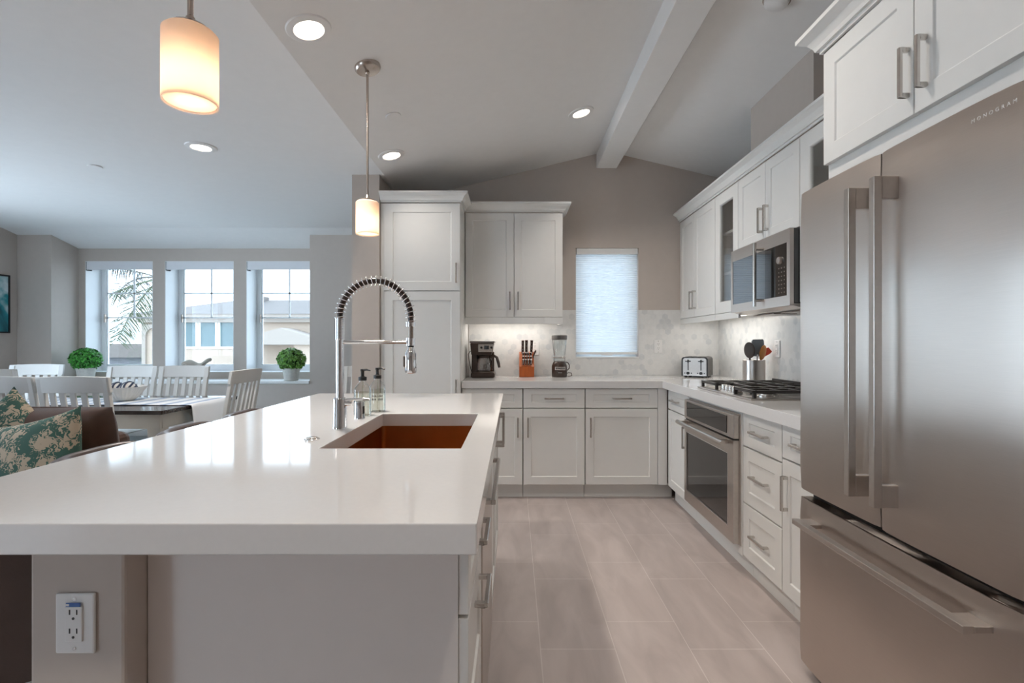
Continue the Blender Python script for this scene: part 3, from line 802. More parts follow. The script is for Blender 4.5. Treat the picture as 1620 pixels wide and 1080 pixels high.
for (x, y, r) in ((-0.11, 0.255, 0.036), (0.13, 0.255, 0.046), (0.05, 0.0, 0.058), (-0.11, -0.255, 0.046), (0.13, -0.255, 0.036)):
    bn = obj('burner', MB().lathe([(r*1.25, 0.010), (r*1.25, 0.016), (r, 0.018), (r, 0.024)], (x, y, 0), 28), M['nickel'], t_, smooth=True)
    obj('burner_cap', MB().lathe([(r*0.92, 0.024), (r*0.95, 0.028), (r*0.80, 0.032), (0.0, 0.033)], (x, y, 0), 28), M['iron'], bn, smooth=True)
for k, y in enumerate((0.098, 0.049, 0.0, -0.049, -0.098)):
    kb = obj('knob', MB().lathe([(0.023, 0.010), (0.023, 0.015), (0.019, 0.017), (0.0185, 0.040), (0.015, 0.044), (0, 0.044)], (-hx+0.062, y, 0), 24), M['nickel'], t_, smooth=True)

# microwave
t_ = thing('microwave', 'stainless over-the-range microwave with tinted window on the right wall', 'microwave', (1.462, 3.393, 0), -PI/2); w = 0.724
z0, z1 = 1.418, 1.808
obj('body', MB().box(0, w, 0.0, 0.36, z0, z1), M['blackglass'], t_, bevel=0.002)
obj('end_panel', MB().box(0.001, w-0.001, 0.0, 0.045, z0-0.004, z1), M['black'], t_)
m = MB(); y0, y1 = -0.022, -0.001; a0, a1 = 0.0, w; c0, c1 = 1.404, z1
g0, g1, h0, h1 = 0.030, w-0.030, 1.458, 1.738
for bx in ((a0, g0, c0, c1), (g1, a1, c0, c1), (g0, g1, c0, h0), (g0, g1, h1, c1)): m.box(bx[0], bx[1], y0, y1, bx[2], bx[3])
dr = obj('door', m, M['steel'], t_)
obj('window_glass', MB().box(g0, 0.455, -0.020, -0.004, h0, h1), M['mirrorglass'], dr)
cp = obj('control_panel', MB().box(0.457, g1, -0.021, -0.004, h0, h1), M['blackglass'], t_)
obj('dial', MB().lathe([(0.020, 0), (0.020, 0.010), (0.017, 0.014), (0, 0.014)], (0, 0, 0), 28).xf(Matrix.Translation((0.627, -0.021, 1.652)) @ Matrix.Rotation(PI/2, 4, 'X')), M['steel_plain'], cp, smooth=True)
m = MB()
for i in range(7):
    for x in (0.612, 0.640, 0.668): m.box(x-0.005, x+0.005, -0.0215, -0.021, 1.475+i*0.022, 1.481+i*0.022)
obj('buttons', m, M['steel_dark'], cp)
m = MB().tube([(0.445, -0.075, 1.416), (0.445, -0.075, 1.782)], 0.0105, 16)
for z in (1.452, 1.746): m.cyl((0.445, -0.075, z), (0.445, -0.022, z), 0.008, n=14)
obj('handle', m, M['nickel'], dr, smooth=True)
m = MB().prism([(0.0, 1.417), (0.0, 1.404), (0.05, 1.390), (0.36, 1.385), (0.36, 1.417)], 0.004, w-0.004, 'x')
obj('underside', m, M['steel_plain'], t_)
m = MB()
for x in (0.06, 0.40): m.box(x, x+0.26, 0.10, 0.24, 1.380, 1.386)
obj('grease_filter', m, M['steel_dark'], t_)
obj('task_light', MB().box(0.30, 0.42, 0.27, 0.32, 1.3795, 1.386), M['plate'], t_)

# refrigerator: front face towards -X, local x towards the viewer
FY0, FY1 = 1.890, 1.057
t_ = thing('refrigerator', 'large stainless steel french-door refrigerator at the right edge', 'refrigerator', (1.05, FY0, 0), -PI/2); w = FY0-FY1
obj('body', MB().box(0.006, w-0.006, 0.062, 0.74, 0.035, 1.765), M['fridgeside'], t_)
obj('gasket', MB().box(0.012, w-0.012, 0.050, 0.062, 0.05, 1.750), M['darkgap'], t_)
obj('grille', MB().box(0.02, w-0.02, 0.05, 0.07, 0.0, 0.036), M['darkgap'], t_)
def fdoor(name, x0, x1, z0, z1, bulge):
    m = MB(); nu, nz = 18, 14; cx, hw = (x0+x1)/2, (x1-x0)/2; cz, hh = (z0+z1)/2, (z1-z0)/2
    def fn(u, v):
        a, b = 2*u-1, 2*v-1
        y = bulge*(abs(a)**3.0)+0.35*bulge*(abs(b)**6)+0.004*max(0, (abs(a)-0.93)/0.07)**2+0.0025*max(0, (abs(b)-0.955)/0.045)**2
        y += 0.0011*math.sin(3.1*a+0.6)*math.sin(5.2*b-0.4)
        return (cx+hw*a, y, cz+hh*b)
    m.grid(fn, nu, nz)
    n0 = len(m.v)
    # sides and back
    m.box(x0, x1, bulge*1.35+0.0065, 0.050, z0, z1)
    return obj(name, m, M['steel'], t_, smooth=True, angle=50)
gap = 0.003; xm = 1.890-1.4766
d1 = fdoor('door', 0.002, xm-gap, 0.676, 1.755, 0.004)
d2 = fdoor('door', xm+gap, w-0.002, 0.672, 1.755, 0.004)
d3 = fdoor('freezer_drawer', 0.002, w-0.002, 0.045, 0.644, 0.003)
def fhandle(parent, x):
    m = MB().box(x-0.011, x+0.011, -0.066, -0.044, 0.757, 1.665)
    for z in (0.757, 1.665-0.062): m.box(x-0.0105, x+0.0105, -0.044, 0.002, z, z+0.062)
    return obj('handle', m, M['steel_plain'], parent, bevel=0.002)
fhandle(d1, 1.890-1.515); fhandle(d2, 1.890-1.408)
m = MB().box(0.078, 0.768, -0.066, -0.040, 0.570, 0.588)
for x in (0.078, 0.768-0.062): m.box(x, x+0.062, -0.040, 0.003, 0.5715, 0.5865)
obj('handle', m, M['steel_plain'], d3, bevel=0.0018)
def text_mesh(name, body, size, spacing, mt, parent, M4):
    cu = bpy.data.curves.new(name, 'FONT'); cu.body = body; cu.size = size; cu.space_character = spacing; cu.extrude = 0.0003; cu.align_x = 'CENTER'
    o = bpy.data.objects.new(name+'_curve', cu); COL.objects.link(o)
    dg = bpy.context.evaluated_depsgraph_get(); me = bpy.data.meshes.new_from_object(o.evaluated_get(dg))
    bpy.data.objects.remove(o); me.name = name; me.transform(M4); me.materials.clear(); me.materials.append(mt)
    q = bpy.data.objects.new(name, me); COL.objects.link(q); q.parent = parent; return q
text_mesh('brand_lettering', 'MONOGRAM', 0.0125, 1.75, M['plate'], d2, Matrix.Translation((1.890-1.122, 0.0008, 1.712)) @ Matrix.Rotation(PI/2, 4, 'X'))

# ------------------------------------------------------------------ island
IX0, IX1, IY0, IY1 = -1.133, -0.060, 0.837, 2.978
SK = (-0.545, -0.147, 1.431, 2.131)
t_ = thing('island_countertop', 'thick pale quartz island countertop with a sink cut-out', 'countertop', (0, 0, 0))
m = MB()
def ring_slab(m, o, i, z0, z1):
    O = [(o[0], o[2]), (o[1], o[2]), (o[1], o[3]), (o[0], o[3])]; I = [(i[0], i[2]), (i[1], i[2]), (i[1], i[3]), (i[0], i[3])]
    v = [(x, y, z) for z in (z0, z1) for x, y in O+I]; f = []
    for k in range(4):
        l = (k+1) % 4
        f += [(k, l, 4+l, 4+k), (8+k, 12+k, 12+l, 8+l), (k, 8+k, 8+l, l), (4+k, 4+l, 12+l, 12+k)]
    m.add(v, f)
ring_slab(m, (IX0, IX1, IY0, IY1), SK, CZ-0.052, CZ)
obj('slab', m, M['quartz'], t_, bevel=0.0025)
ZI = CZ-0.052-0.002
# end wall carrying the overhang
struct('wall_island', MB().box(-0.888, -0.714, 0.940, 2.90, 0, ZI), M['wall'], bevel=0.006)
# outlet on it
def outlet(lab, loc, rz=0.0, w=0.074, h=0.118, sticker=False, mt='plate'):
    t_ = thing('wall_outlet', lab, 'outlet', loc, rz)
    obj('cover_plate', MB().box(-w/2, w/2, -0.006, 0, -h/2, h/2), M[mt], t_, bevel=0.003)
    r = obj('receptacle', MB().box(-w*0.22, w*0.22, -0.009, -0.005, -h*0.29, h*0.29), M[mt], t_, bevel=0.0015)
    m = MB()
    for zc in (h*0.155, -h*0.155):
        for x in (-0.0065, 0.0065): m.box(x-0.0011, x+0.0011, -0.0096, -0.0085, zc+0.001, zc+0.010)
        m.cyl((0, -0.0096, zc-0.006), (0, -0.0085, zc-0.006), 0.0024, n=12)
    obj('slots', m, M['slot'], r)
    m = MB()
    for z in (-h*0.41, h*0.41): m.cyl((0, -0.0068, z), (0, -0.005, z), 0.003, n=12)
    obj('screw', m, M['nickel'], t_)
    if sticker:
        st = obj('sticker', MB().box(-0.013, 0.013, -0.0097, -0.0088, h*0.295, h*0.36), M['blue'], t_)
        obj('sticker_mark', MB().box(-0.0125, -0.007, -0.0101, -0.0096, h*0.31, h*0.345), M['plate'], st)
    return t_
cpx = P(122.5, 983.5, 0.940)
outlet('white duplex outlet with a small blue sticker on the island end wall', (cpx.x, 0.940, cpx.z), 0, 0.0715, 0.110, True)

# island cabinets: fronts face +X; local x runs away from the viewer
XI = -0.108
t_ = cabinet('island_cabinet', 'white island drawer cabinet at the near end with a plain end panel', (XI, 0.998, 0), PI/2, 0.394, 0.600, 0.104, ZI, 'island cabinets', toe=0.04)
obj('end_panel', MB().box(-0.001, 0.0, 0, 0.604, 0.0, ZI), M['panel'], t_)
front(t_, 'drawer', 0, 0.394, 0.676, 0.852, [(0.197, 0.772, False)], 0.055)
front(t_, 'drawer', 0, 0.394, 0.392, 0.672, [(0.225, 0.620, False)], 0.055)
front(t_, 'drawer', 0, 0.394, 0.112, 0.388, [(0.225, 0.335, False)], 0.055)
t_ = thing('dishwasher', 'stainless front dishwasher built into the island', 'dishwasher', (XI, 1.396, 0), PI/2)
obj('tub', MB().box(0.004, 0.592, 0.0, 0.58, 0.10, 0.645), M['black'], t_)
dr = obj('door', MB().box(0.004, 0.592, -0.024, -0.001, 0.115, 0.850), M['steel_plain'], t_, bevel=0.002)
m = MB().box(0.030, 0.550, -0.058, -0.045, 0.757, 0.772)
for x in (0.030, 0.530): m.box(x, x+0.020, -0.046, -0.023, 0.7575, 0.7715)
obj('handle', m, M['nickel'], dr, bevel=0.002)
obj('toe_kick', MB().box(0.004, 0.592, 0.04, 0.06, 0.0, 0.099), M['black'], t_)
t_ = thing('island_cabinet', 'white island sink cabinet with double doors beyond the dishwasher', 'cabinet', (XI, 1.992, 0), PI/2, 'island cabinets')
q = 0.018; w = 0.900
m = MB().box(0, q, 0.001, 0.60, 0.104, 0.645).box(w-q, w, 0.001, 0.60, 0.104, ZI).box(q, w-q, 0.001, 0.60, 0.104, 0.104+q).box(0.20, w-q, 0.582, 0.60, 0.122, ZI).box(q, w-q, 0.001, 0.018, 0.60, ZI)
obj('carcass', m, M['cab'], t_)
obj('toe_kick', MB().box(0, w, 0.04, 0.058, 0.0, 0.103), M['cab'], t_)
front(t_, 'door', 0, 0.45, 0.112, 0.852, [(0.45-0.04, 0.795, True, 0.150, 0.045)], 0.055)
front(t_, 'door', 0.45, 0.90, 0.112, 0.852, [(0.45+0.04, 0.795, True, 0.150, 0.045)], 0.055)

# sink
t_ = thing('kitchen_sink', 'deep copper-brown undermount sink basin in the island', 'sink', (0, 0, 0))
x0, x1, y0, y1 = SK[0]-0.006, SK[1]+0.006, SK[2]-0.006, SK[3]+0.006; zt, zb = CZ-0.0525, 0.665
m = MB(); r = 0.018; nn = 5
def rrect(x0, x1, y0, y1, r, z):
    o = []
    for cx, cy, a in ((x1-r, y0+r, -PI/2), (x1-r, y1-r, 0), (x0+r, y1-r, PI/2), (x0+r, y0+r, PI)):
        for i in range(nn): t = a+PI/2*i/(nn-1); o.append((cx+r*math.cos(t), cy+r*math.sin(t), z))
    return o
rings = [rrect(x0-0.02, x1+0.02, y0-0.02, y1+0.02, r, zt-0.003), rrect(x0-0.02, x1+0.02, y0-0.02, y1+0.02, r, zt), rrect(x0, x1, y0, y1, r, zt), rrect(x0, x1, y0, y1, r, zb+0.012), rrect(x0+0.012, x1-0.012, y0+0.012, y1-0.012, r, zb)]
v = [p for q in rings for p in q]; k = len(rings[0]); f = []
for i in range(len(rings)-1):
    for j in range(k): f.append((i*k+j, i*k+(j+1) % k, (i+1)*k+(j+1) % k, (i+1)*k+j))
f.append(tuple((len(rings)-1)*k+j for j in range(k)))
obj('basin', m.add(v, f), M['copper'], t_, smooth=True)
obj('drain', MB().lathe([(0.045, 0), (0.043, 0.003), (0.030, 0.003), (0.028, -0.002), (0, -0.002)], ((x0+x1)/2, (y0+y1)/2+0.1, zb+0.001), 28), M['nickel'], t_, smooth=True)

# faucet
FX, FYY = -0.600, 1.769
t_ = thing('kitchen_faucet', 'tall chrome pull-down faucet with spring coil beside the sink', 'faucet', (FX, FYY, CZ))
obj('base', MB().lathe([(0.0240, 0.0), (0.0240, 0.004), (0.0228, 0.006), (0.0222, 0.100), (0.0195, 0.105), (0.0150, 0.106)], (0,0,0), 40), M['chrome'], t_, smooth=True)
zc0 = 0.305
obj('pole', MB().cyl((0, 0, 0.104), (0, 0, zc0+0.075), 0.0138, n=28), M['chrome'], t_, smooth=True)
m = MB()
for i in range(15):
    z = zc0+0.005*i; m.lathe([(0.0139, z), (0.0158, z+0.0012), (0.0158, z+0.0032), (0.0139, z+0.0044)], (0,0,0), 28)
obj('coil_sleeve', m, M['chrome'], t_, smooth=True)
zs = zc0+0.076; rx, rz_ = 0.1225, 0.128
arc = [Vector((0, 0, zs-0.006+0.006*i/2)) for i in range(3)]
for i in range(1, 61):
    a = PI*i/60*1.0; arc.append(Vector((rx-rx*math.cos(a), 0, zs+rz_*math.sin(a))))
for i in range(1, 5): arc.append(Vector((2*rx, 0, zs-0.005*i)))
obj('hose', MB().tube(arc, 0.0098, 12), M['brownplastic'], t_, smooth=True)
# helix round the arc
L = [0.0]
for a, b in zip(arc, arc[1:]): L.append(L[-1]+(b-a).length)
def at(s):
    for i in range(1, len(L)):
        if s <= L[i] or i == len(L)-1:
            k = (s-L[i-1])/(L[i]-L[i-1]); return arc[i-1].lerp(arc[i], k), (arc[i]-arc[i-1]).normalized()
turns = 27; pts = []
for i in range(turns*14+1):
    p, tn = at(L[-1]*i/(turns*14)); a = 2*PI*i/14; bx = Vector((0, 1, 0)); nx = tn.cross(bx)
    pts.append(p+0.0172*(math.cos(a)*bx+math.sin(a)*nx))
obj('spring', MB().tube(pts, 0.0018, 6), M['chrome'], t_, smooth=True, angle=80)
xh = 2*rx; ze = arc[-1].z
obj('end_collar', MB().lathe([(0.012, ze-0.012), (0.0165, ze-0.010), (0.0165, ze+0.004), (0.010, ze+0.006)], (xh, 0, 0), 24), M['chrome'], t_, smooth=True)
zr = P(648, 541, FYY).z-CZ
obj('lower_hose', MB().cyl((xh, 0, zr), (xh, 0, ze), 0.0085, n=16), M['steel_dark'], t_, smooth=True)
obj('support_arm', MB().tube([(0.010, 0, zr), (xh-0.014, 0, zr)], 0.0062, 14), M['chrome'], t_, smooth=True)
obj('holder_ring', MB().lathe([(0.0115, -0.012), (0.0160, -0.012), (0.0160, 0.014), (0.0115, 0.014)], (xh, 0, zr), 28), M['chrome'], t_, smooth=True)
sh = obj('spray_head', MB().lathe([(0.0095, -0.016), (0.0150, -0.030), (0.0195, -0.040), (0.0200, -0.098), (0.0185, -0.106), (0.0150, -0.108), (0, -0.108)], (xh, 0, zr), 32), M['chrome'], t_, smooth=True)
obj('neck', MB().cyl((xh, 0, zr-0.017), (xh, 0, zr-0.008), 0.0105, n=20), M['black'], sh, smooth=True)
obj('trigger', MB().box(xh-0.026, xh-0.0185, -0.006, 0.006, zr-0.085, zr-0.048), M['steel_dark'], sh, bevel=0.002)
lv = obj('lever', MB().tube([(0.012, -0.004, 0.096), (0.030, -0.004, 0.099), (0.085, -0.004, 0.101), (0.104, -0.004, 0.100)], [0.0055, 0.0048, 0.0042, 0.0036], 12), M['chrome'], t_, smooth=True)
obj('pivot', MB().cyl((0.016, -0.002, 0.086), (0.044, -0.002, 0.086), 0.0085, n=18), M['chrome'], lv, smooth=True)

p = P(569, 662, 1.99)
t_ = thing('air_gap', 'short chrome air gap cylinder behind the faucet', 'air gap', (p.x, 1.99, CZ))
obj('cap', MB().lathe([(0.0205, 0), (0.0205, 0.006), (0.0190, 0.008), (0.0190, 0.062), (0.0165, 0.068), (0, 0.069)], (0,0,0), 28), M['chrome'], t_, smooth=True)
obj('slot', MB().box(0.006, 0.0196, -0.012, 0.0, 0.020, 0.050), M['darkgap'], t_, bevel=0.002)
t_ = thing('air_switch', 'flat round chrome button set in the island countertop left of the sink', 'button', (-0.614, 1.557, CZ))
obj('bezel', MB().lathe([(0.0235, 0.0002), (0.0235, 0.003), (0.0205, 0.005), (0.0175, 0.005)], (0,0,0), 32), M['chrome'], t_, smooth=True)
obj('button', MB().lathe([(0.0170, 0.001), (0.0170, 0.007), (0.0150, 0.0085), (0, 0.009)], (0,0,0), 32), M['nickel'], t_, smooth=True)

# soap bottles
def bottle(lab, x, y, lines):
    t_ = thing('soap_bottle', lab, 'bottle', (x, y, CZ), 0, 'soap bottles by the sink')
    prof = [(0.0, 0.001), (0.031, 0.001), (0.0345, 0.005), (0.0345, 0.098), (0.0325, 0.110), (0.024, 0.124), (0.0145, 0.133), (0.0130, 0.137), (0.0130, 0.148)]
    b = obj('bottle', MB().shell(prof, (0,0,0), 36), M['bottle'], t_, smooth=True)
    obj('liquid_soap', MB().lathe([(0.0, 0.004), (0.0315, 0.004), (0.0325, 0.008), (0.0325, 0.096), (0.0, 0.096)], (0,0,0), 32), M['soap'], b, smooth=True)
    m = MB()
    for r, z in lines:
        for i in range(7):
            a = -PI/2+(i-3)*0.20+0.25
            if i == 3 and r: continue
            m.add([(0.0348*math.cos(a-0.05), 0.0348*math.sin(a-0.05), z), (0.0348*math.cos(a+0.05), 0.0348*math.sin(a+0.05), z), (0.0348*math.cos(a+0.05), 0.0348*math.sin(a+0.05), z+0.008), (0.0348*math.cos(a-0.05), 0.0348*math.sin(a-0.05), z+0.008)], [(0, 1, 2, 3)])
    obj('label_print', m, M['fridgeside'], b)
    pm_ = obj('pump', MB().lathe([(0.0165, 0.142), (0.0165, 0.156), (0.0085, 0.158), (0.0065, 0.162), (0.0070, 0.178), (0.0085, 0.180), (0.0085, 0.188), (0, 0.189)], (0,0,0), 24), M['black'], t_, smooth=True)
    obj('nozzle', MB().tube([(0.0, 0, 0.183), (0.018, -0.004, 0.186), (0.034, -0.008, 0.182)], [0.0055, 0.0042, 0.003], 10), M['black'], pm_, smooth=True)
    obj('dip_tube', MB().cyl((0, 0, 0.012), (0.002, 0, 0.145), 0.0028, n=10), M['soap'], pm_, smooth=True)
p1, p2 = P(573.5, 657, 2.076), P(597, 651, 2.19)
bottle('clear soap bottle with black pump nearer the faucet', p1.x, 2.076, [(0, 0.062)])
bottle('clear soap bottle with black pump and two printed lines, nearer the pantry', p2.x, 2.19, [(0, 0.066), (1, 0.052)])

# ------------------------------------------------------------------ pendants and ceiling lights
def pendant(lab, y):
    x = -0.705; zc = zk(x); zt = 1.888
    t_ = thing('pendant_light', lab, 'pendant light', (x, y, zt), 0, 'pendant lights over the island')
    tl = math.atan(SL)
    obj('canopy', MB().lathe([(0.062, 0.0), (0.062, -0.010), (0.055, -0.020), (0.030, -0.024), (0.012, -0.026)], (0,0,0), 36).xf(Matrix.Translation((0, 0, zc-zt-0.001)) @ Matrix.Rotation(-tl, 4, 'Y')), M['canopy'], t_, smooth=True)
    obj('rod', MB().cyl((0, 0, 0.004), (0, 0, zc-zt-0.018), 0.0062, n=16), M['canopy'], t_, smooth=True)
    obj('swivel', MB().ball((0, 0, zc-zt-0.032), 0.011, 14), M['canopy'], t_, smooth=True)
    obj('cap', MB().lathe([(0.040, 0.0005), (0.040, 0.006), (0.036, 0.010), (0.014, 0.012), (0.009, 0.030), (0.0062, 0.034)], (0,0,0), 32), M['canopy'], t_, smooth=True)
    R = 0.0545; hh = 0.158
    obj('glass_shade', MB().shell([(0.010, 0.0), (R-0.006, 0.0), (R, -0.006), (R, -hh), (R-0.0035, -hh), (R-0.0035, -0.008), (R-0.008, -0.0035), (0.010, -0.0035)], (0,0,0), 40), M['opal'], t_, smooth=True)
    obj('bulb', MB().ball((0, 0, -0.095), 0.021, 16, (1, 1, 1.25)), M['bulb'], t_, smooth=True)
    obj('socket', MB().cyl((0, 0, -0.004), (0, 0, -0.070), 0.014, n=16), M['plate'], t_, smooth=True)
    lamp('pendant_bulb_lamp', 'POINT', POWER_PENDANT, WARM_PENDANT, t_, (0, 0, -0.126), 0.012)
    dif = obj('diffuser', MB().lathe([(0.0, -hh+0.004), (R-0.0045, -hh+0.004), (R-0.0045, -hh+0.007), (0, -hh+0.007)], (0,0,0), 32), M['opal'], t_)
    return t_
pendant('nearer white glass pendant light, large at the top left', 1.117)
pendant('farther white glass pendant light hanging by the pantry', 2.47)

def downlight(lab, x, y, tilt, z, power=POWER_RECESSED, col=WARM):
    t_ = thing('recessed_light', lab, 'ceiling light', (x, y, z), 0, 'recessed ceiling lights')
    t_.rotation_euler = (0, -tilt, 0)
    obj('trim_ring', MB().shell([(0.0555, -0.001), (0.062, -0.010), (0.088, -0.006), (0.092, -0.0005)], (0,0,0), 40), M['plate'], t_, smooth=True)
    obj('lens', MB().lathe([(0, -0.0045), (0.0560, -0.0045), (0.0560, -0.002), (0, -0.002)], (0,0,0), 36), M['lens'], t_)
    lamp('downlight_lamp', 'AREA', power, col, t_, (0, 0, -0.012), 0.12, spread=math.radians(115))
    return t_
al, ar = math.atan(SL), -math.atan(SR)
downlight('large lit recessed light near the top, between the two pendants', -0.847, 2.115, al, zk(-0.847), POWER_RECESSED*0.85)
downlight('small lit recessed light above the pantry cabinet', -0.846, 3.543, al, zk(-0.846), POWER_RECESSED*0.17)
downlight('small lit recessed light left of the ceiling beam', 0.475, 3.61, al, zk(0.475), POWER_RECESSED*0.55)
downlight('small lit recessed light in the flat living room ceiling, below the near pendant', -2.02, 3.308, 0, ZF)
for x, y, k in ((0.475, 2.0, 0.36), (0.475, 0.10, 0.65), (-0.846, 0.15, 0.40)):  # unseen downlights added to brighten the kitchen
    downlight('added unseen recessed light in the kitchen ceiling, above the picture', x, y, al, zk(x), POWER_RECESSED*k)
for x, y in ((-2.4, 0.6), (-4.4, 0.6), (-4.4, 3.0), (-2.4, -1.5), (-4.4, -1.5)):  # further unseen downlights, added to light the living room
    downlight('added unseen recessed light in the living room ceiling outside the picture', x, y, 0, ZF, POWER_RECESSED*0.25)
def cover(name, lab, cat, x, y, z, tilt, r):
    t_ = thing(name, lab, cat, (x, y, z)); t_.rotation_euler = (0, -tilt, 0)
    obj('cover_disc', MB().lathe([(r, -0.0005), (r, -0.005), (r*0.94, -0.008), (0, -0.008)], (0,0,0), 36), M['ceil'], t_, smooth=True)
    obj('shadow_gap', MB().lathe([(r*0.96, 0.0), (r*0.96, -0.0004), (0, -0.0004)], (0,0,0), 30), M['darkgap'], t_)
cover('sprinkler_cover', 'flat round sprinkler cover on the sloped ceiling right of the pendant rod', 'sprinkler', -0.707, 3.007, zk(-0.707), al, 0.045)
cover('sprinkler_cover', 'flat round sprinkler cover on the living room ceiling at far left', 'sprinkler', -3.007, 3.676, ZF, 0, 0.045)
t_ = thing('smoke_detector', 'round white smoke detector on the right ceiling slope at the top edge', 'detector', (1.236, 2.40, zk(1.236))); t_.rotation_euler = (0, -ar, 0)
obj('base', MB().lathe([(0.062, -0.0005), (0.062, -0.012), (0.056, -0.014)], (0,0,0), 36), M['steel_dark'], t_, smooth=True)
obj('dome', MB().lathe([(0.056, -0.014), (0.052, -0.030), (0.040, -0.038), (0, -0.040)], (0,0,0), 36), M['plate'], t_, smooth=True)
# ------------------------------------------------------------------ things on the back counter
# coffee maker
x0, d = P(745.2, 0, 4.36).x, 4.36
t_ = thing('coffee_maker', 'dark brown drip coffee maker with glass carafe on the back counter', 'coffee maker', (x0, d, CZ))
W = 0.205
obj('base', MB().box(0.005, W, -0.10, 0.12, 0.001, 0.045), M['brownplastic'], t_, bevel=0.014, seg=3)
obj('hot_plate', MB().lathe([(0.066, 0.045), (0.066, 0.050), (0.0, 0.051)], (0.118, -0.02, 0), 32), M['steel_dark'], t_, smooth=True)
obj('tower', MB().box(0.008, 0.055, -0.04, 0.115, 0.040, 0.215).box(0.05, W-0.01, 0.07, 0.115, 0.040, 0.215), M['brownplastic'], t_, bevel=0.006)
m = MB().add([(0.008, -0.085, 0.190), (W-0.03, -0.085, 0.190), (W-0.03, 0.115, 0.190), (0.008, 0.115, 0.190), (0.0, -0.098, 0.292), (W-0.005, -0.098, 0.292), (W-0.005, 0.115, 0.292), (0.0, 0.115, 0.292)], [(0,3,2,1),(4,5,6,7),(0,1,5,4),(1,2,6,5),(2,3,7,6),(3,0,4,7)])
hs = obj('housing', m, M['brownplastic'], t_, bevel=0.008)
obj('lid', MB().box(-0.004, W, -0.102, 0.118, 0.293, 0.306), M['brownplastic'], t_, bevel=0.004)
cp = obj('control_panel', MB().box(0.068, W-0.012, -0.106, -0.090, 0.216, 0.282), M['nickel'], t_, bevel=0.004)
obj('display', MB().box(0.118, 0.158, -0.1085, -0.105, 0.238, 0.270), M['blackglass'], cp, bevel=0.002)
for x in (0.095, 0.178): obj('knob', MB().cyl((x, -0.106, 0.253), (x, -0.114, 0.253), 0.009, n=16), M['black'], cp, smooth=True)
cf = obj('carafe', MB().shell([(0.0, 0.054), (0.060, 0.054), (0.068, 0.062), (0.070, 0.090), (0.062, 0.140), (0.052, 0.170), (0.052, 0.178)], (0.118, -0.02, 0), 32), M['carafe'], t_, smooth=True)
obj('carafe_lid', MB().lathe([(0.054, 0.168), (0.056, 0.184), (0.030, 0.190), (0, 0.190)], (0.118, -0.02, 0), 28), M['brownplastic'], cf, smooth=True)
obj('carafe_band', MB().shell([(0.0535, 0.160), (0.0535, 0.172), (0.0515, 0.172)], (0.118, -0.02, 0), 28), M['brownplastic'], cf, smooth=True)
m = MB().tube([(0.160, -0.04, 0.172), (0.200, -0.055, 0.184), (0.222, -0.062, 0.170), (0.236, -0.066, 0.120), (0.243, -0.068, 0.085)], [0.010, 0.0115, 0.0125, 0.0125, 0.010], 12)
m.box(0.178, 0.188, -0.052, -0.036, 0.075, 0.165)
obj('carafe_handle', m, M['brownplastic'], cf, smooth=True)
obj('cord', MB().tube([(0.006, 0.08, 0.215), (-0.014, 0.07, 0.222), (-0.028, 0.06, 0.195), (-0.020, 0.06, 0.13), (-0.006, 0.07, 0.06), (0.006, 0.09, 0.02)], 0.0032, 8), M['brownplastic'], t_, smooth=True)

# knife block and its knives
x0 = P(820.3, 0, 4.38).x
KB = Vector((x0+0.006, 4.36, CZ)); Wk = 0.128
t_ = thing('knife_block', 'orange honey-wood knife block on the back counter', 'knife block', tuple(KB))
prof = [(0.0, 0.001), (0.155, 0.001), (0.195, 0.205), (0.085, 0.215), (0.0, 0.090)]   # y, z side profile (front at y=0)
m = MB().prism([(y, z) for y, z in prof], 0, Wk, 'x')
obj('block', m, M['orangewood'], t_, bevel=0.004)
fdir = Vector((0, -0.60, 0.80)).normalized()
def knife(x, s, L, w, lab, grp, tiltx=0.0):
    # handle leaves the slanted top face; s runs up that face
    a = Vector((x, 0.0, 0.090)).lerp(Vector((x, 0.085, 0.215)), s)
    k = thing('kitchen_knife', lab, 'knife', tuple(KB+a), 0, grp)
    dv = (fdir+Vector((tiltx, 0, 0))).normalized()
    up = Vector((0, 0.8, 0.6))
    if L > 0.08: dv = (Vector((tiltx, -0.18, 1.0))).normalized()
    q = [dv*(-0.004), dv*(L*0.30), dv*(L*0.65), dv*L]
    obj('handle', MB().tube([tuple(p) for p in q], [w*0.9, w, w*0.92, w*1.05], 10), M['knife'], k, smooth=True)
    m = MB()
    for z in (0.30, 0.55, 0.80): m.ball(tuple(dv*(L*z)+Vector((0, -w*0.95, 0.0))), 0.0032, 8)
    obj('rivet', m, M['chrome'], k, smooth=True)
    obj('bolster', MB().cyl(tuple(dv*-0.006), tuple(dv*0.003), w*1.0, n=10), M['chrome'], k, smooth=True)
G = 'knives in the wooden block'
knife(0.030, 0.90, 0.112, 0.0113, 'leftmost of the three tall knives standing in the knife block', G, 0.02)
knife(0.063, 0.90, 0.115, 0.0123, 'middle one of the three tall knives standing in the knife block', G, 0.0)
knife(0.105, 0.90, 0.114, 0.0118, 'rightmost of the three tall knives standing in the knife block', G, 0.04)
for r, s in enumerate((0.60, 0.36, 0.13)):
    for c, x in enumerate((0.034, 0.056, 0.078, 0.100)):
        knife(x, s, 0.056, 0.0085, 'small dark-handled steak knife in the front rows of the knife block', 'steak knives in the wooden block')
k = thing('kitchen_shears', 'dark-handled kitchen shears leaning out at the right side of the knife block', 'scissors', tuple(KB+Vector((0.120, 0.055, 0.170))))
m = MB().tube([(0, 0, -0.004), (0.006, -0.012, 0.020), (0.018, -0.018, 0.046), (0.022, -0.02, 0.058)], [0.006, 0.006, 0.007, 0.005], 10)
obj('handle', m, M['knife'], k, smooth=True)

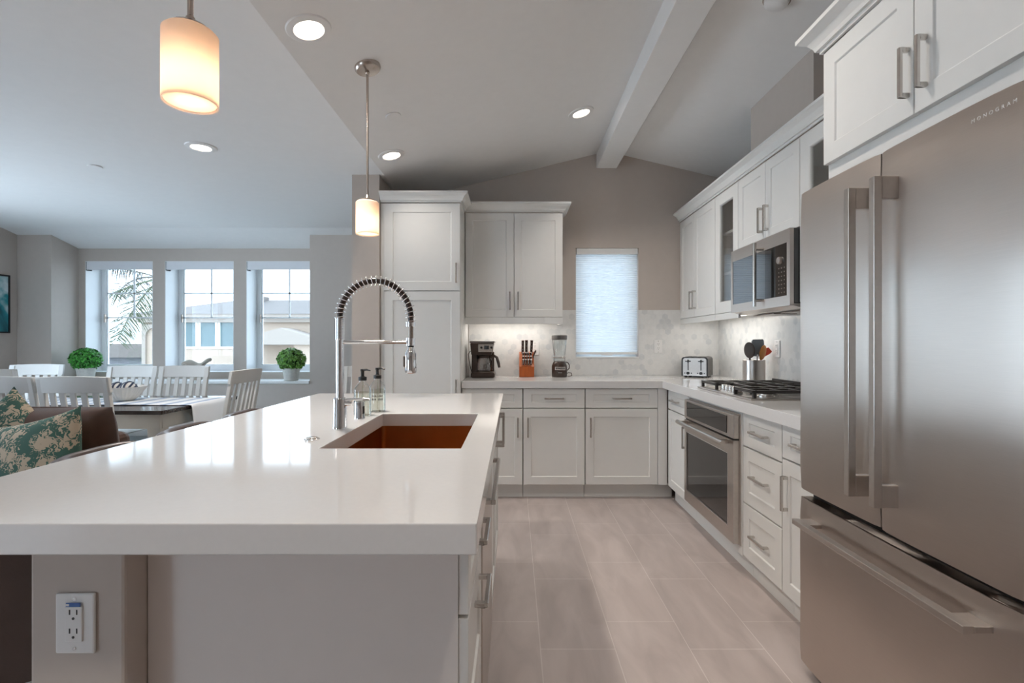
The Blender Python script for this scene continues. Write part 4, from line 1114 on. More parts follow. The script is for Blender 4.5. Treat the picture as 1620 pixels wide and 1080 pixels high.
# blender
xb = P(885, 0, 4.40).x
t_ = thing('countertop_blender', 'dark countertop blender with clear glass jar on the back counter', 'blender', (xb, 4.40, CZ))
obj('base', MB().lathe([(0.062, 0.001), (0.066, 0.006), (0.067, 0.060), (0.066, 0.095), (0.052, 0.128), (0.047, 0.135), (0.0, 0.135)], (0,0,0), 32), M['brownplastic'], t_, smooth=True)
cp = obj('control_panel', MB().box(-0.045, 0.045, -0.0705, -0.045, 0.062, 0.090), M['nickel'], t_, bevel=0.004)
m = MB()
for i in range(6): m.box(-0.036+i*0.0125, -0.027+i*0.0125, -0.0735, -0.070, 0.069, 0.083)
obj('buttons', m, M['fridgeside'], cp)
obj('badge', MB().box(-0.016, 0.016, -0.069, -0.060, 0.036, 0.043), M['nickel'], t_, bevel=0.002)
obj('collar', MB().lathe([(0.048, 0.134), (0.052, 0.140), (0.050, 0.158), (0.046, 0.162)], (0,0,0), 28), M['bottle'], t_, smooth=True)
obj('blade_ring', MB().lathe([(0.044, 0.160), (0.056, 0.163), (0.056, 0.170), (0.040, 0.172)], (0,0,0), 28), M['steel_plain'], t_, smooth=True)
obj('jar', MB().shell([(0.0, 0.171), (0.044, 0.172), (0.050, 0.185), (0.060, 0.280), (0.063, 0.328), (0.060, 0.328), (0.057, 0.280), (0.046, 0.186)], (0,0,0), 32), M['bottle'], t_, smooth=True)
obj('lid', MB().lathe([(0.058, 0.318), (0.066, 0.322), (0.066, 0.352), (0.063, 0.357), (0.0, 0.358)], (0,0,0), 32, rib=(0.02, 22)), M['fridgeside'], t_, smooth=True)
obj('jar_handle', MB().tube([(0.048, 0.02, 0.128), (0.075, 0.02, 0.122), (0.088, 0.02, 0.100), (0.086, 0.02, 0.072), (0.066, 0.02, 0.052)], 0.0042, 8), M['brownplastic'], t_, smooth=True)
obj('cord', MB().tube([(0.055, 0.03, 0.020), (0.080, 0.03, 0.035), (0.105, 0.02, 0.032), (0.108, 0.0, 0.012), (0.085, -0.01, 0.006), (0.070, 0.0, 0.006)], 0.0032, 8), M['brownplastic'], t_, smooth=True)

# toaster in the corner
t_ = thing('toaster', 'chrome and black four-slice toaster in the back right counter corner', 'toaster', (1.535, 4.335, CZ), math.radians(-30))
w, dp, hh = 0.212, 0.24, 0.172
m = MB(); n0 = 6
prof = [(-w/2, 0.012)]+[(-w/2+0.022*(1-math.cos(a)), hh-0.022+0.022*math.sin(a)) for a in [PI/2*i/5 for i in range(6)]]+[(w/2-0.022*(1-math.cos(a)), hh-0.022+0.022*math.sin(a)) for a in [PI/2*(5-i)/5 for i in range(6)]]+[(w/2, 0.012)]
obj('body', MB().prism(prof, 0.0, dp, 'y'), M['fridgeside'], t_, smooth=True)
obj('bezel', MB().prism([(x*1.01, z) for x, z in prof], -0.012, 0.0, 'y'), M['black'], t_, smooth=True)
fp = obj('front_panel', MB().prism([(x*0.90, 0.010+(z-0.012)*0.93+0.004) for x, z in prof], -0.016, -0.011, 'y'), M['steel_plain'], t_, bevel=0.001)
for x in (-0.052, 0.052):
    sl = obj('lever_slot', MB().box(x-0.004, x+0.004, -0.0175, -0.0155, 0.060, 0.140), M['black'], fp)
    obj('lever', MB().box(x-0.022, x+0.022, -0.030, -0.017, 0.132, 0.141).box(x-0.006, x+0.006, -0.028, -0.017, 0.126, 0.150), M['black'], t_, bevel=0.002)
    obj('dial', MB().cyl((x, -0.016, 0.036), (x, -0.028, 0.036), 0.0125, n=20), M['black'], t_, smooth=True)
    m = MB()
    for q in (-0.027, 0.027): m.cyl((x+q, -0.016, 0.036), (x+q, -0.019, 0.036), 0.0050, n=12)
    obj('button', m, M['black'], t_, smooth=True)
m = MB()
for x in (-0.075, -0.030, 0.030, 0.075): m.box(x-0.011, x+0.011, 0.03, dp-0.03, hh-0.001, hh+0.0015)
obj('bread_slot', m, M['darkgap'], t_)
m = MB()
for x in (-0.08, 0.08):
    for y in (0.02, dp-0.02): m.cyl((x, y, 0.001), (x, y, 0.013), 0.012, n=12)
obj('foot', m, M['black'], t_)

# utensil crock
UC = Vector((1.690, 3.60, CZ)); Ru = 0.073
t_ = thing('utensil_crock', 'brushed steel utensil crock behind the cooktop', 'utensil holder', tuple(UC))
obj('cylinder', MB().lathe([(Ru, 0.001), (Ru, 0.172), (Ru-0.003, 0.174), (Ru-0.005, 0.172), (Ru-0.005, 0.006), (0, 0.006)], (0,0,0), 40), M['steel_plain'], t_, smooth=True)
def utensil(name, lab, base, top, mt, hmt, hr, head):
    k = thing(name, lab, 'utensil', tuple(UC+Vector((base[0], base[1], 0.0))), 0, 'utensils in the steel crock')
    b0 = Vector((0, 0, 0.010)); t1 = Vector(top)-Vector((base[0], base[1], 0))
    obj('handle', MB().tube([tuple(b0), tuple(b0.lerp(t1, 0.6)), tuple(t1)], hr, 10), hmt, k, smooth=True)
    dv = (t1-b0).normalized()
    h = head(t1, dv); obj('head', h, mt, k, smooth=True)
def spoon_head(L, W, th=0.010):
    def fn(t1, dv):
        m = MB(); m.ball((0, 0, 0), 1.0, 20, (W/2, th, L/2))
        q = dv.to_track_quat('Z', 'Y').to_matrix().to_4x4()
        return m.xf(Matrix.Translation(t1+dv*(L*0.45)) @ q)
    return fn
def blade_head(L, W, th=0.006, taper=0.62):
    def fn(t1, dv):
        pts = [(-W*taper/2, 0), (W*taper/2, 0), (W/2, L*0.72), (W*0.46, L*0.93), (W*0.38, L), (-W*0.40, L*0.97), (-W/2, L*0.85)]
        m = MB().prism([(x, z) for x, z in pts], -th, th, 'y')
        q = Matrix.Rotation(math.atan2(dv.x, dv.z), 4, 'Y')
        return m.xf(Matrix.Translation(t1-dv*0.006) @ q)
    return fn
utensil('serving_spoon', 'dark brown serving spoon leaning left in the steel crock', (-0.020, 0.0), (-0.034, -0.01, 0.190), M['dark_silicone'], M['dark_silicone'], 0.006, spoon_head(0.115, 0.082))
utensil('spatula', 'tall blue-grey spatula, the highest utensil in the crock', (0.006, -0.01), (0.012, -0.025, 0.205), M['grey_silicone'], M['grey_silicone'], 0.006, blade_head(0.120, 0.086))
utensil('wooden_spoon', 'orange bamboo spoon leaning right in the steel crock', (0.022, 0.012), (0.044, -0.016, 0.176), M['bamboo'], M['bamboo'], 0.006, spoon_head(0.110, 0.082, 0.012))
utensil('red_spatula', 'red spatula peeking out behind the bamboo spoon', (0.040, 0.024), (0.060, 0.020, 0.200), M['red'], M['bamboo'], 0.005, lambda t1, dv: blade_head(0.085, 0.046)(t1, Vector((0.80, 0, 0.60))))
k = thing('whisk', 'thin white-handled utensil between spoon and spatula in the crock', 'utensil', tuple(UC+Vector((-0.004, -0.03, 0))), 0, 'utensils in the steel crock')
obj('handle', MB().tube([(0, 0, 0.01), (0.004, -0.008, 0.16), (0.012, -0.010, 0.212)], 0.004, 10), M['plate'], k, smooth=True)

p = P(1041, 548, YB-0.008); outlet('pale outlet on the back wall backsplash right of the kitchen window', (p.x, YB-0.009, p.z))
p = P(846, 551, YB-0.008); outlet('pale outlet on the backsplash behind the knife block', (p.x, YB-0.009, p.z))
p = P(1229, 553, 3.52); outlet('pale outlet on the right wall backsplash near the utensils', (XR-0.009, 3.55, 1.165), -PI/2)

# ------------------------------------------------------------------ dining corner
def boxwood(lab, x, y, leafm, seed):
    rnd = random.Random(seed)
    t_ = thing('potted_boxwood', lab, 'plant', (x, y, 0.772), 0, 'boxwood balls on the window ledge')
    obj('pot', MB().lathe([(0.072, 0.001), (0.078, 0.010), (0.094, 0.125), (0.098, 0.130), (0.098, 0.142), (0.090, 0.142), (0.084, 0.120), (0, 0.118)], (0,0,0), 48, rib=(0.012, 24)), M['pot'], t_, smooth=True)
    C = Vector((0, 0, 0.238)); R = 0.150
    m = MB()
    for i in range(1500):
        a = rnd.random()*2*PI; z = rnd.uniform(-0.92, 1); s = math.sqrt(1-z*z)
        nrm = Vector((s*math.cos(a), s*math.sin(a), z)); r = R*rnd.uniform(0.80, 1.06)
        p = C+Vector((nrm.x*r, nrm.y*r, nrm.z*r*0.86))
        tv = nrm.cross(Vector((rnd.uniform(-1, 1), rnd.uniform(-1, 1), rnd.uniform(-1, 1)))).normalized()
        nn = (nrm+0.9*Vector((rnd.uniform(-1, 1), rnd.uniform(-1, 1), rnd.uniform(-1, 1)))).normalized()
        u = nn.cross(tv).normalized(); w = nn.cross(u); L = rnd.uniform(0.026, 0.038); q = L*0.42
        m.add([p-u*L*0.5, p+w*q*0.8-u*L*0.05, p+u*L*0.55+nn*0.003, p-w*q*0.8-u*L*0.05, p+nn*0.004], [(0, 1, 4), (1, 2, 4), (2, 3, 4), (3, 0, 4)])
    obj('foliage', m, leafm, t_, merge=False)
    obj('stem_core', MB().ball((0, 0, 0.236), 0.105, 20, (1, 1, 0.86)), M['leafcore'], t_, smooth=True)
p = P(136, 0, 5.99); boxwood('bright green boxwood ball in a white pot, at the left end of the ledge', p.x, 5.99, M['leaf'], 1)
p = P(461, 0, 5.93); boxwood('boxwood ball in a white pot, at the right end of the ledge by the pier', p.x, 5.93, M['leaf_b'], 2)

# curled driftwood piece on the ledge
p = P(311, 0, 5.97)
t_ = thing('driftwood_ornament', 'grey-beige curled driftwood ornament on the ledge below the middle window', 'ornament', (p.x, 5.97, 0.772))
def dw(u, v):
    x = -0.16+0.32*u; c = math.cos(2*PI*v); s = math.sin(2*PI*v)
    wv = 0.085*math.sin(PI*(0.08+0.84*u))**0.6; tz = 0.020+0.018*math.sin(PI*u)
    zc = 0.175+0.028*math.sin(2.6*PI*u+0.4)+0.045*max(0, u-0.72)**1.2*4
    return (x, wv*c*0.8, zc+tz*s+0.03*c*math.sin(3*u))
m = MB().grid(dw, 24, 14, cv=True); m.f += [tuple(range(13, -1, -1)), tuple(23*14+i for i in range(14))]
obj('leaf_form', m, M['drift'], t_, smooth=True)
def dw2(u, v):
    x, y, z = dw(u*0.75, v); return (x*0.8-0.02, y*0.7-0.03, z-0.045-0.015*u)
m = MB().grid(dw2, 20, 12, cv=True); m.f += [tuple(range(11, -1, -1)), tuple(19*12+i for i in range(12))]
obj('leaf_form', m, M['drift'], t_, smooth=True)
obj('foot', MB().lathe([(0.055, 0.001), (0.055, 0.012), (0.018, 0.022), (0.014, 0.140), (0.020, 0.155)], (0.0, 0, 0), 20), M['drift'], t_, smooth=True)

# framed art
t_ = thing('framed_art', 'teal abstract picture in a thin black frame on the left wall', 'picture', (XL, 5.28, 1.635))
m = MB(); hw, hh = 0.43, 0.322; b = 0.016
for q in ((-hw, -hw+b, -hh, hh), (hw-b, hw, -hh, hh), (-hw+b, hw-b, -hh, -hh+b), (-hw+b, hw-b, hh-b, hh)): m.box(0.001, 0.032, q[0], q[1], q[2], q[3])
obj('frame', m, M['frame'], t_)
obj('canvas', MB().box(0.004, 0.024, -hw+b, hw-b, -hh+b, hh-b), M['art'], t_)

# dining table
TX0, TX1, TY0, TY1, TZ = -3.82, -2.315, 3.37, 4.33, 0.760
t_ = thing('dining_table', 'white dining table with dark espresso top near the windows', 'table', ((TX0+TX1)/2, (TY0+TY1)/2, 0)); ax, ay = (TX1-TX0)/2, (TY1-TY0)/2
obj('tabletop', MB().box(-ax, ax, -ay, ay, TZ-0.026, TZ), M['darkwood'], t_, bevel=0.004)
q = 0.035
obj('apron', MB().box(-ax+q, ax-q, -ay+q, -ay+q+0.022, TZ-0.125, TZ-0.026).box(-ax+q, ax-q, ay-q-0.022, ay-q, TZ-0.125, TZ-0.026).box(-ax+q, -ax+q+0.022, -ay+q+.022, ay-q-.022, TZ-0.125, TZ-0.026).box(ax-q-0.022, ax-q, -ay+q+.022, ay-q-.022, TZ-0.125, TZ-0.026), M['tablebase'], t_, bevel=0.002)
for sx_ in (-1, 1):
    for sy_ in (-1, 1):
        cx, cy = sx_*(ax-q-0.045), sy_*(ay-q-0.045); h = 0.044
        m = MB().add([(cx+a*h*k, cy+b*h*k, z) for z, k in ((0.0065, 0.62), (TZ-0.125, 1.0), (TZ-0.027, 1.0)) for a, b in ((-1,-1),(1,-1),(1,1),(-1,1))],
                     [(3,2,1,0)]+[(4*l+i, 4*l+(i+1)%4, 4*l+4+(i+1)%4, 4*l+4+i) for l in (0,1) for i in range(4)]+[(8,9,10,11)])
        obj('leg', m, M['tablebase'], t_, bevel=0.003)
# runner draped along the table and over its right end
t_ = thing('table_runner', 'pale blue and white striped table runner draped over the table end', 'runner', ((TX0+TX1)/2, (TY0+TY1)/2+0.03, TZ))
def rn(u, v):
    s = -ax+0.05+u*(2*ax+0.20); y = (v-0.5)*0.46
    lim = ax+0.006
    if s < lim: return (s, y+0.03*max(0, s-ax+0.3)*(v-0.5), 0.004+0.0015*math.sin(9*s+4*y))
    e = s-lim; a = min(e/0.03, 1.0)
    return (lim+0.016*math.sin(a*PI/2)+0.14*max(0, e-0.03)+0.012*math.sin(14*y), y*(1+0.3*e), 0.004-0.016*(1-math.cos(a*PI/2))-0.90*max(0, e-0.03))
m = MB().grid(rn, 90, 16)
o = obj('cloth', m, M['runner'], t_, smooth=True, angle=180)
so = o.modifiers.new('thickness', 'SOLIDIFY'); so.thickness = 0.003; so.offset = 1.0

# fluted bowl with woven balls
bx = P(195, 0, 3.88)
t_ = thing('fluted_bowl', 'large white fluted bowl holding dark balls on the dining table', 'bowl', (bx.x, 3.88, TZ+0.0085))
obj('bowl', MB().lathe([(0.060, 0.0), (0.078, 0.012), (0.118, 0.060), (0.148, 0.104), (0.152, 0.108), (0.146, 0.108), (0.110, 0.060), (0.070, 0.018), (0, 0.014)], (0,0,0), 96, rib=(0.028, 32)), M['ceramic'], t_, smooth=True)
for (x, y, r, lab) in ((-0.062, 0.02, 0.046, 'left navy woven ball in the fluted bowl'), (0.046, -0.005, 0.052, 'right and larger navy woven ball in the fluted bowl')):
    k = thing('decor_ball', lab, 'decor ball', (bx.x+x, 3.88+y, TZ+0.0085+0.076+r*0.35), 0, 'balls in the fluted bowl')
    obj('core', MB().ball((0, 0, 0), r*0.92, 20), M['ceramic'], k, smooth=True)
    m = MB()
    for i in range(5):
        R3 = Matrix.Rotation(0.6*i+0.3, 3, 'Z') @ Matrix.Rotation(0.5+0.55*i, 3, 'X')
        m.tube([tuple(R3 @ Vector((r*0.95*math.cos(a), r*0.95*math.sin(a), 0))) for a in [2*PI*j/24 for j in range(24)]], 0.0075, 6, closed=True)
    obj('woven_bands', m, M['navy'], k, smooth=True)

def make_chair(lab):
    t_ = thing('dining_chair', lab, 'chair', (0, 0, 0), 0, 'white slat-back dining chairs')
    w2 = 0.215
    m = MB().grid(lambda u, v: ((-0.225+0.45*u)*(1-0.06*v), -0.22+0.43*v, 0.462-0.012*math.sin(PI*u)*math.sin(PI*v)), 9, 9)
    n0 = len(m.v); m.grid(lambda u, v: ((-0.225+0.45*u)*(1-0.06*v), -0.22+0.43*v, 0.430), 9, 9)
    def idx(b, i, j): return b+i*9+j
    for i in range(8):
        for (a, b) in (((i, 0), (i+1, 0)), ((i, 8), (i+1, 8)), ((0, i), (0, i+1)), ((8, i), (8, i+1))): m.f.append((idx(0, *a), idx(0, *b), idx(n0, *b), idx(n0, *a)))
    obj('seat', m, M['chair'], t_, bevel=0.004)
    def by(z): return 0.190+0.085*max(0, (z-0.45)/0.54)**1.25       # back curve
    for s in (-1, 1):
        obj('leg', MB().add([(s*0.195+a*h, -0.195+b*h, z) for z, h in ((0, 0.015), (0.432, 0.021)) for a, b in ((-1,-1),(1,-1),(1,1),(-1,1))], [(3,2,1,0),(4,5,6,7)]+[(i, (i+1)%4, 4+(i+1)%4, 4+i) for i in range(4)]), M['chair'], t_, bevel=0.003)
        zs = [0.0, 0.2, 0.45, 0.6, 0.75, 0.90, 0.985]; v = []; f = []
        for z in zs:
            yy = by(z) if z > 0.45 else 0.190+0.05*(0.45-z)/0.45
            for a, b in ((-1,-1),(1,-1),(1,1),(-1,1)): v.append((s*(w2-0.018)+a*0.0185, yy+b*0.014, z))
        for l in range(len(zs)-1):
            for i in range(4): f.append((4*l+i, 4*l+(i+1)%4, 4*l+4+(i+1)%4, 4*l+4+i))
        f += [(3,2,1,0), tuple(4*(len(zs)-1)+i for i in range(4))]
        obj('leg', MB().add(v, f), M['chair'], t_, bevel=0.003)
    def rail(z0, z1, wd, th, bow):
        m = MB(); n = 13; v = []; f = []
        for i in range(n):
            u = 2*i/(n-1)-1; x = wd*u; yb = bow*(1-u*u)
            for z, sg in ((z0, -1), (z0, 1), (z1, 1), (z1, -1)): v.append((x, by(z)+yb+sg*th/2-0.003, z+(0.006*(1-u*u) if z == z1 else 0)))
        for i in range(n-1):
            for k in range(4): f.append((4*i+k, 4*i+(k+1)%4, 4*i+4+(k+1)%4, 4*i+4+k))
        f += [(3,2,1,0), tuple(4*(n-1)+k for k in range(4))]
        return m.add(v, f)
    obj('top_rail', rail(0.896, 0.992, w2+0.006, 0.024, 0.020), M['chair'], t_, bevel=0.003)
    obj('lower_rail', rail(0.545, 0.585, w2-0.03, 0.020, 0.010), M['chair'], t_, bevel=0.002)
    for i in range(5):
        x = (i-2)*0.066; zs = [0.58, 0.70, 0.80, 0.90]; v = []; f = []
        for z in zs:
            bw = 0.010+0.010*(z-0.58)/0.32
            for a, b in ((-1,-1),(1,-1),(1,1),(-1,1)): v.append((x+a*0.0165, by(z)+bw*(1-(x/0.2)**2)-0.003+b*0.006, z))
        for l in range(3):
            for k in range(4): f.append((4*l+k, 4*l+(k+1)%4, 4*l+4+(k+1)%4, 4*l+4+k))
        f += [(3,2,1,0), (12,13,14,15)]
        obj('slat', MB().add(v, f), M['chair'], t_)
    obj('seat_rail', MB().box(-0.185, 0.185, -0.205, -0.185, 0.385, 0.430).box(-0.205, -0.187, -0.18, 0.18, 0.385, 0.430).box(0.187, 0.205, -0.18, 0.18, 0.385, 0.430), M['chair'], t_)
    obj('stretcher', MB().box(-0.202, -0.186, -0.185, 0.20, 0.18, 0.205).box(0.186, 0.202, -0.185, 0.20, 0.18, 0.205).box(-0.186, 0.186, 0.0, 0.016, 0.183, 0.202), M['chair'], t_)
    return t_
ch = make_chair('white dining chair with its back toward the sofa, in front of the fluted bowl')
spots = [
    (-2.680, 3.385, PI, None),
    (-3.135, 3.385, PI, 'white dining chair with its back toward the sofa, cut by the left picture edge'),
    (-3.385, 4.285, 0.0, 'white dining chair on the window side of the table, behind the fluted bowl'),
    (-2.925, 4.285, 0.0, 'white dining chair on the window side of the table, below the driftwood ornament'),
    (-2.335, 3.960, -PI/2, 'white dining chair at the right end of the table, side-on'),
    (-3.670, 3.835, PI/2, 'white dining chair at the far left end of the table, at the picture edge'),
    (-4.470, 4.600, 0.20, 'white dining chair in the window-side left corner, half hidden by other chairs'),
    (-1.330, 4.400, 0.0, 'white chair glimpsed behind the faucet, against the dividing wall'),
]
for i, (x, y, a, lab) in enumerate(spots):
    o = ch if i == 0 else copy_tree(ch)
    o.location = (x, y, 0.0 if i == 7 else 0.0065); o.rotation_euler = (0, 0, a)
    if lab: o['label'] = lab
o = obj('area_rug', MB().box(-5.0, -1.75, 2.95, 5.2, 0.0005, 0.006), M['rug']); tag(o, 'pale blue area rug under the dining table', 'rug')

# counter stools along the left side of the island
def make_stool(lab):
    t_ = thing('counter_stool', lab, 'stool', (0, 0, 0), 0, 'brown leather counter stools')
    # back towards -x. rounded-square shell
    def plan(a, r):
        c, s = math.cos(a), math.sin(a); k = (abs(c)**3.2+abs(s)**3.2)**(-1/3.2); return -r*k*c, r*k*s
    A0 = math.radians(128)
    def rim(a):
        q = abs(a)/A0; return 0.825-0.155*max(0, (q-0.30)/0.70)**1.5
    def sh(u, v):
        a = -A0+2*A0*u; zr = rim(a); zb = 0.435
        # v: 0..0.45 outside up, 0.45..0.55 rim, 0.55..1 inside down
        if v < 0.45: k = v/0.45; r = 0.195+0.022*k; z = zb+(zr-zb)*k
        elif v < 0.55: k = (v-0.45)/0.10; r = 0.217-0.040*k; z = zr+0.012*math.sin(PI*k)
        else: k = (v-0.55)/0.45; r = 0.177-0.012*k; z = zr-(zr-zb)*k
        x, y = plan(a, r); return (x, y, z)
    m = MB().grid(sh, 60, 24, cv=True); m.f += [tuple(range(23, -1, -1)), tuple(59*24+i for i in range(24))]
    bk = obj('backrest', m, M['leather_stool'], t_, smooth=True, angle=60)
    pts = []
    for i in range(60):
        u = i/59; a = -A0+2*A0*u; x, y = plan(a, 0.2175); pts.append((x, y, rim(a)-0.004))
    obj('piping', MB().tube(pts, 0.004, 8), M['leather_stool'], bk, smooth=True)
    def seat_ring(r, z): return [(*plan(2*PI*i/48, r), z) for i in range(48)]
    rings = [seat_ring(0.155, 0.440), seat_ring(0.172, 0.46), seat_ring(0.176, 0.54), seat_ring(0.168, 0.575), seat_ring(0.120, 0.590)]
    v = [p for q in rings for p in q]; f = [tuple(range(47, -1, -1)), tuple(4*48+i for i in range(48))]
    for i in range(4):
        for j in range(48): f.append((i*48+j, i*48+(j+1)%48, (i+1)*48+(j+1)%48, (i+1)*48+j))
    obj('seat', MB().add(v, f), M['leather_stool'], t_, smooth=True)
    obj('swivel_plate', MB().lathe([(0.150, 0.418), (0.150, 0.436), (0.06, 0.437)], (0,0,0), 36), M['chrome'], t_, smooth=True)
    obj('column', MB().cyl((0, 0, 0.02), (0, 0, 0.420), 0.028, n=24), M['chrome'], t_, smooth=True)
    obj('base', MB().lathe([(0.200, 0.0005), (0.200, 0.008), (0.060, 0.022), (0.030, 0.030)], (0,0,0), 44), M['chrome'], t_, smooth=True)
    m = MB().tube([(0.14*math.cos(2*PI*i/36)+0.02, 0.14*math.sin(2*PI*i/36), 0.23) for i in range(36)], 0.009, 10, closed=True)
    m.cyl((0.0, 0, 0.23), (-0.12, 0, 0.23), 0.008).cyl((0, 0, 0.23), (0.16, 0, 0.23), 0.008)
    obj('footrest', m, M['chrome'], t_, smooth=True)
    return t_
st = make_stool('brown leather counter stool seen under the counter at bottom left')
for i, (y, lab) in enumerate(((1.300, None), (1.80, 'brown leather counter stool in front of the patterned cushion, nearest one above the counter edge'), (2.285, 'brown leather counter stool beside the table leg, second above the counter edge'), (2.765, 'brown leather counter stool below the end chair, farthest along the island'))):
    o = st if i == 0 else copy_tree(st)
    o.location = (-1.295 if i else -1.255, y, 0)
    o.rotation_euler = (0, 0, math.radians(42) if i == 0 else 0.0)
    if lab: o['label'] = lab

# sofa
t_ = thing('leather_sofa', 'brown leather sofa with plump back cushions at the left edge', 'sofa', (-3.0, 2.3, 0))
def pillow_mb(w, h, th, e=2.6, n=26, pinch=0.10):
    m = MB()
    def fn(sg):
        def g(u, v):
            a, b = 2*u-1, 2*v-1
            k = max(0.0, (1-abs(a)**e))*max(0.0, (1-abs(b)**e)); t = th*0.5*k**0.55
            px = a*w/2*(1-pinch*(1-abs(a)**2)*0-pinch*abs(a)*(1-b*b)); pz = b*h/2*(1-pinch*abs(b)*(1-a*a))
            return (px, sg*t, pz)
        return g
    m.grid(fn(-1), n, n); m.grid(fn(1), n, n); return m
SX1 = 0.95
obj('base', MB().box(-1.0, SX1, -0.42, 0.42, 0.10, 0.30), M['leather'], t_, bevel=0.03, seg=3)
obj('back', MB().box(-1.0, SX1, 0.30, 0.47, 0.30, 0.74), M['leather'], t_, bevel=0.05, seg=4)
for s, x in ((-1, -1.0), (1, SX1)):
    obj('arm', MB().box(x-0.10, x+0.10, -0.44, 0.45, 0.08, 0.60), M['leather'], t_, bevel=0.06, seg=4)
for x0 in (-0.89, -0.01):
    obj('seat_cushion', MB().box(x0+0.005, x0+0.86, -0.43, 0.22, 0.301, 0.45), M['leather'], t_, bevel=0.04, seg=4)
for x0, x1 in ((-0.93, 0.035), (0.045, 1.07)):
    cw = x1-x0
    m = pillow_mb(cw, 0.46, 0.24, 5.0, 30, 0.0)
    m.xf(Matrix.Translation(((x0+x1)/2, 0.20, 0.672)) @ Matrix.Rotation(0.16, 4, 'X'))
    bc = obj('back_cushion', m, M['leather'], t_, smooth=True, angle=80)
    sm = []
    for i in range(60):
        a = 2*PI*i/60; c, s = math.cos(a), math.sin(a); k = (abs(c)**7+abs(s)**7)**(-1/7)
        sm.append(tuple(Matrix.Translation(((x0+x1)/2, 0.20, 0.672)) @ Matrix.Rotation(0.16, 4, 'X') @ Vector((cw*0.492*k*c, 0.0, 0.226*k*s))))
    obj('piping', MB().tube(sm, 0.006, 8, closed=True), M['leather'], bc, smooth=True)
for x in (-0.9, 0.9):
    for y in (-0.35, 0.38): obj('leg', MB().cyl((x, y, 0.0), (x, y, 0.10), 0.025, n=14), M['black'], t_)
def pillow(lab, loc, rot, w):
    o = obj('throw_pillow', pillow_mb(w, w, 0.17, 2.4, 28, 0.07), M['damask'], None, smooth=True, angle=80)
    o.location = loc; o.rotation_euler = rot
    return tag(o, lab, 'pillow', 'patterned throw pillows')
pillow('teal and beige damask pillow in front, resting on the sofa near the stools', (-2.05, 2.20, 0.678), (math.radians(-14), math.radians(-14), math.radians(-6)), 0.43)
pillow('teal and beige damask pillow tilted corner-up, behind the other at the left edge', (-2.37, 2.40, 0.70), (math.radians(-12), math.radians(42), math.radians(-4)), 0.43)

# ------------------------------------------------------------------ outside
GZ = -3.2
o = struct('ground_street', MB().box(-60, 40, 6.6, 80, GZ-0.2, GZ), M['street'])
HD = 25.0
def hx(px): return (px-VX)*HD/F_PX
def hz_(py): return H-(py-VY)*HD/F_PX
t_ = thing('stucco_house', 'cream stucco house with low tiled roof across the street', 'house', (0, HD, GZ))
xl, xr = hx(226), hx(560); ze = hz_(503)-GZ
obj('wall', MB().box(xl, xr, 0, 8, 0, ze), M['stucco'], t_)
m = MB().box(xl-0.35, xr+0.35, -0.45, 8.4, ze, ze+0.20).box(xl-0.2, xr+0.2, -0.25, 8.2, ze-0.22, ze)
obj('eave', m, M['stucco_trim'], t_, bevel=0.03)
zr = hz_(477)-GZ+0.35
def hip(x0, x1, ya, yb, z0, z1, i):
    return MB().add([(x0, ya, z0), (x1, ya, z0), (x1, yb, z0), (x0, yb, z0), (x0+i, (ya+yb)/2-0.6, z1), (x1-i, (ya+yb)/2-0.6, z1), (x1-i, (ya+yb)/2+0.6, z1), (x0+i, (ya+yb)/2+0.6, z1)], [(0,3,2,1),(4,5,6,7),(0,1,5,4),(1,2,6,5),(2,3,7,6),(3,0,4,7)])
obj('roof', hip(xl-0.4, xr+0.4, -0.5, 8.5, ze+0.18, zr, 3.2), M['rooftile'], t_)
obj('parapet', MB().box(hx(350), hx(372), 1.5, 3.5, zr-0.35, zr+0.16), M['rooftile'], t_)
for px in (299, 330, 361, 392):
    x = hx(px); wz0, wz1 = hz_(548)-GZ, hz_(509)-GZ; hw = 0.36
    m = MB()
    for q in ((x-hw-0.10, x-hw, wz0-0.10, wz1+0.10), (x+hw, x+hw+0.10, wz0-0.10, wz1+0.10), (x-hw, x+hw, wz0-0.10, wz0), (x-hw, x+hw, wz1, wz1+0.10)): m.box(q[0], q[1], -0.07, 0.0, q[2], q[3])
    wn_ = obj('window', m, M['vinyl'], t_)
    obj('pane', MB().box(x-hw, x+hw, -0.02, -0.005, wz0, wz1), M['outglass'], wn_)
# gabled porch with an arch
xa, xb_ = hx(413), hx(520); zb0, zb1, zap = hz_(545)-GZ, hz_(536)-GZ, hz_(523)-GZ
pr = obj('porch', MB().box(xa-0.1, xb_+0.1, -1.6, 0, zb0, zb1).prism([(xa-0.1, zb1), (xb_+0.1, zb1), ((xa+xb_)/2, zap+0.1)], -1.6, 0, 'y'), M['stucco_trim'], t_)
def arch_wall(m, x0, x1, z0, z1, cx, r, zs, y0, y1):
    n = 16; pts = [(x0, z0), (cx-r, z0)]+[(cx-r*math.cos(PI*i/n), zs+r*math.sin(PI*i/n)) for i in range(n+1)]+[(cx+r, z0), (x1, z0), (x1, z1), (x0, z1)]
    return m.prism(pts, y0, y1, 'y')
obj('arched_wall', arch_wall(MB(), xa, xb_, 0, zb0, (xa+xb_)/2-0.3, 1.15, hz_(572)-GZ, -1.4, -1.1), M['stucco'], t_)
xq = hx(238)
obj('arched_wall', arch_wall(MB(), xl+0.02, hx(262), 0, hz_(513)-GZ, xq+0.25, 0.42, hz_(532)-GZ, -0.12, 0), M['stucco_trim'], t_)

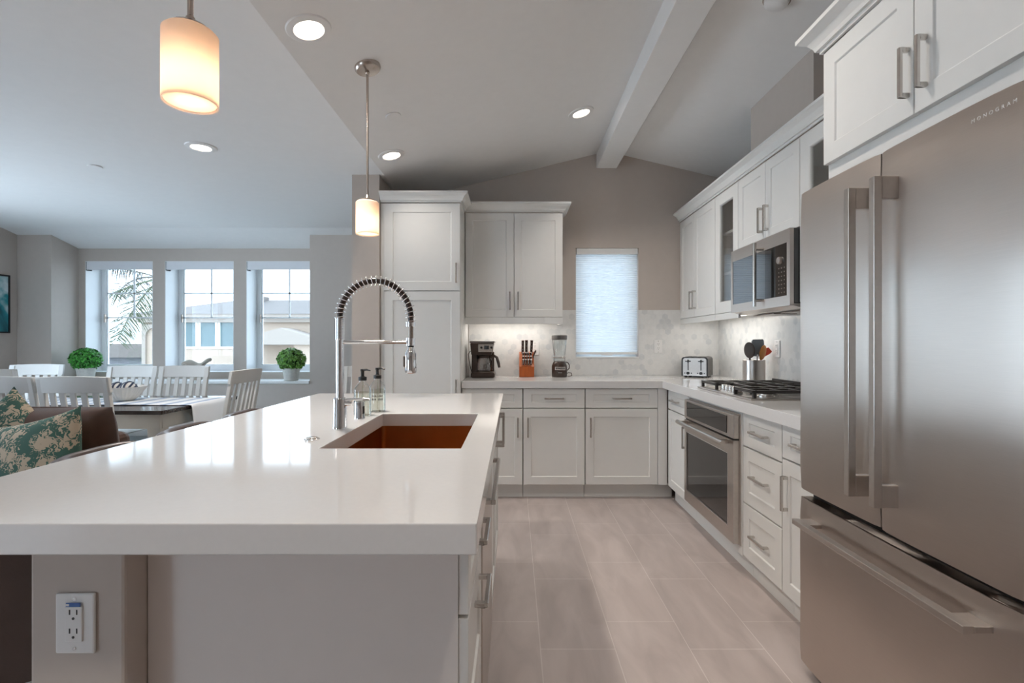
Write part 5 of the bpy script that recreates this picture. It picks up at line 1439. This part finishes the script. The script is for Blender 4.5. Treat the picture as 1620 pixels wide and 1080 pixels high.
t_ = thing('neighbour_house', 'distant grey house seen low through the leftmost window', 'house', (hx(195)*1.5, 38.0, GZ))
obj('wall', MB().box(-9, 3.4, 0, 6, 0, 3.3), M['greyhouse'], t_)
obj('roof', MB().prism([(-9.4, 3.3), (3.8, 3.3), (2.0, 4.3), (-7.0, 4.3)], -0.4, 6.4, 'y'), M['rooftile'], t_)
for x in (-4.5, -1.5, 1.0):
    wn_ = obj('window', MB().box(x-0.6, x+0.6, -0.08, 0.0, 1.3, 2.6), M['vinyl'], t_); obj('pane', MB().box(x-0.5, x+0.5, -0.10, -0.08, 1.4, 2.5), M['outglass'], wn_)

# palm
rnd = random.Random(11)
PC = P(254, 440, 10.5)
t_ = thing('palm_tree', 'feathery palm with arching fronds outside the leftmost window', 'tree', (PC.x, PC.y, GZ))
cz = PC.z-GZ
obj('trunk', MB().tube([(0.03*math.sin(i*1.7), 0.02*math.cos(i*2.1), cz*i/14) for i in range(15)], [0.13-0.003*i+(0.01 if i % 2 else 0) for i in range(15)], 14), M['trunk'], t_, smooth=True)
def frond(az, el, L, droop, mt, nl=46, ll=0.42):
    m = MB(); pts = []
    d0 = Vector((math.cos(az)*math.cos(el), math.sin(az)*math.cos(el), math.sin(el)))
    p = Vector((0, 0, cz)); n = 14
    for i in range(n+1):
        pts.append(p.copy()); d = (d0+Vector((0, 0, -droop*(i/n)**1.3))).normalized(); p = p+d*(L/n)
    m.tube(pts, [0.016*(1-0.8*i/n)+0.002 for i in range(n+1)], 6)
    for i in range(nl):
        t = 0.16+0.82*i/nl; k = t*n; j = min(int(k), n-1); q = pts[j].lerp(pts[j+1], k-j); tn = (pts[j+1]-pts[j]).normalized()
        sd = tn.cross(Vector((0, 0, 1))).normalized()
        for s in (-1, 1):
            l = ll*(0.55+0.9*math.sin(PI*min(1, t*0.95)))*rnd.uniform(0.8, 1.1)
            dr = (tn*0.65+sd*s*0.85+Vector((0, 0, rnd.uniform(-0.5, 0.1)))).normalized(); w = tn*0.011
            e = q+dr*l+Vector((0, 0, -0.10*l)); mid = q+dr*l*0.5
            m.add([q-w, q+w, mid+w*1.1, mid-w*1.1, e], [(0, 1, 2, 3), (3, 2, 4)])
    obj('frond', m, mt, t_, merge=False)
frond(PI+0.05, 0.30, 2.3, 0.75, M['frond_dry'], 60, 0.55)
frond(PI-0.20, 0.75, 2.2, 0.35, M['frond_dry'], 60, 0.55)
frond(PI+0.35, -0.30, 2.0, 0.9, M['frond'], 60, 0.50)
frond(PI-0.35, -0.55, 1.9, 0.9, M['frond'], 60, 0.50)
frond(PI-0.5, 0.15, 2.0, 0.8, M['frond_dry'], 56, 0.5)
frond(PI+0.8, 0.9, 1.8, 0.7, M['frond'])
frond(PI-0.1, 1.15, 1.7, 0.5, M['frond_dry'])
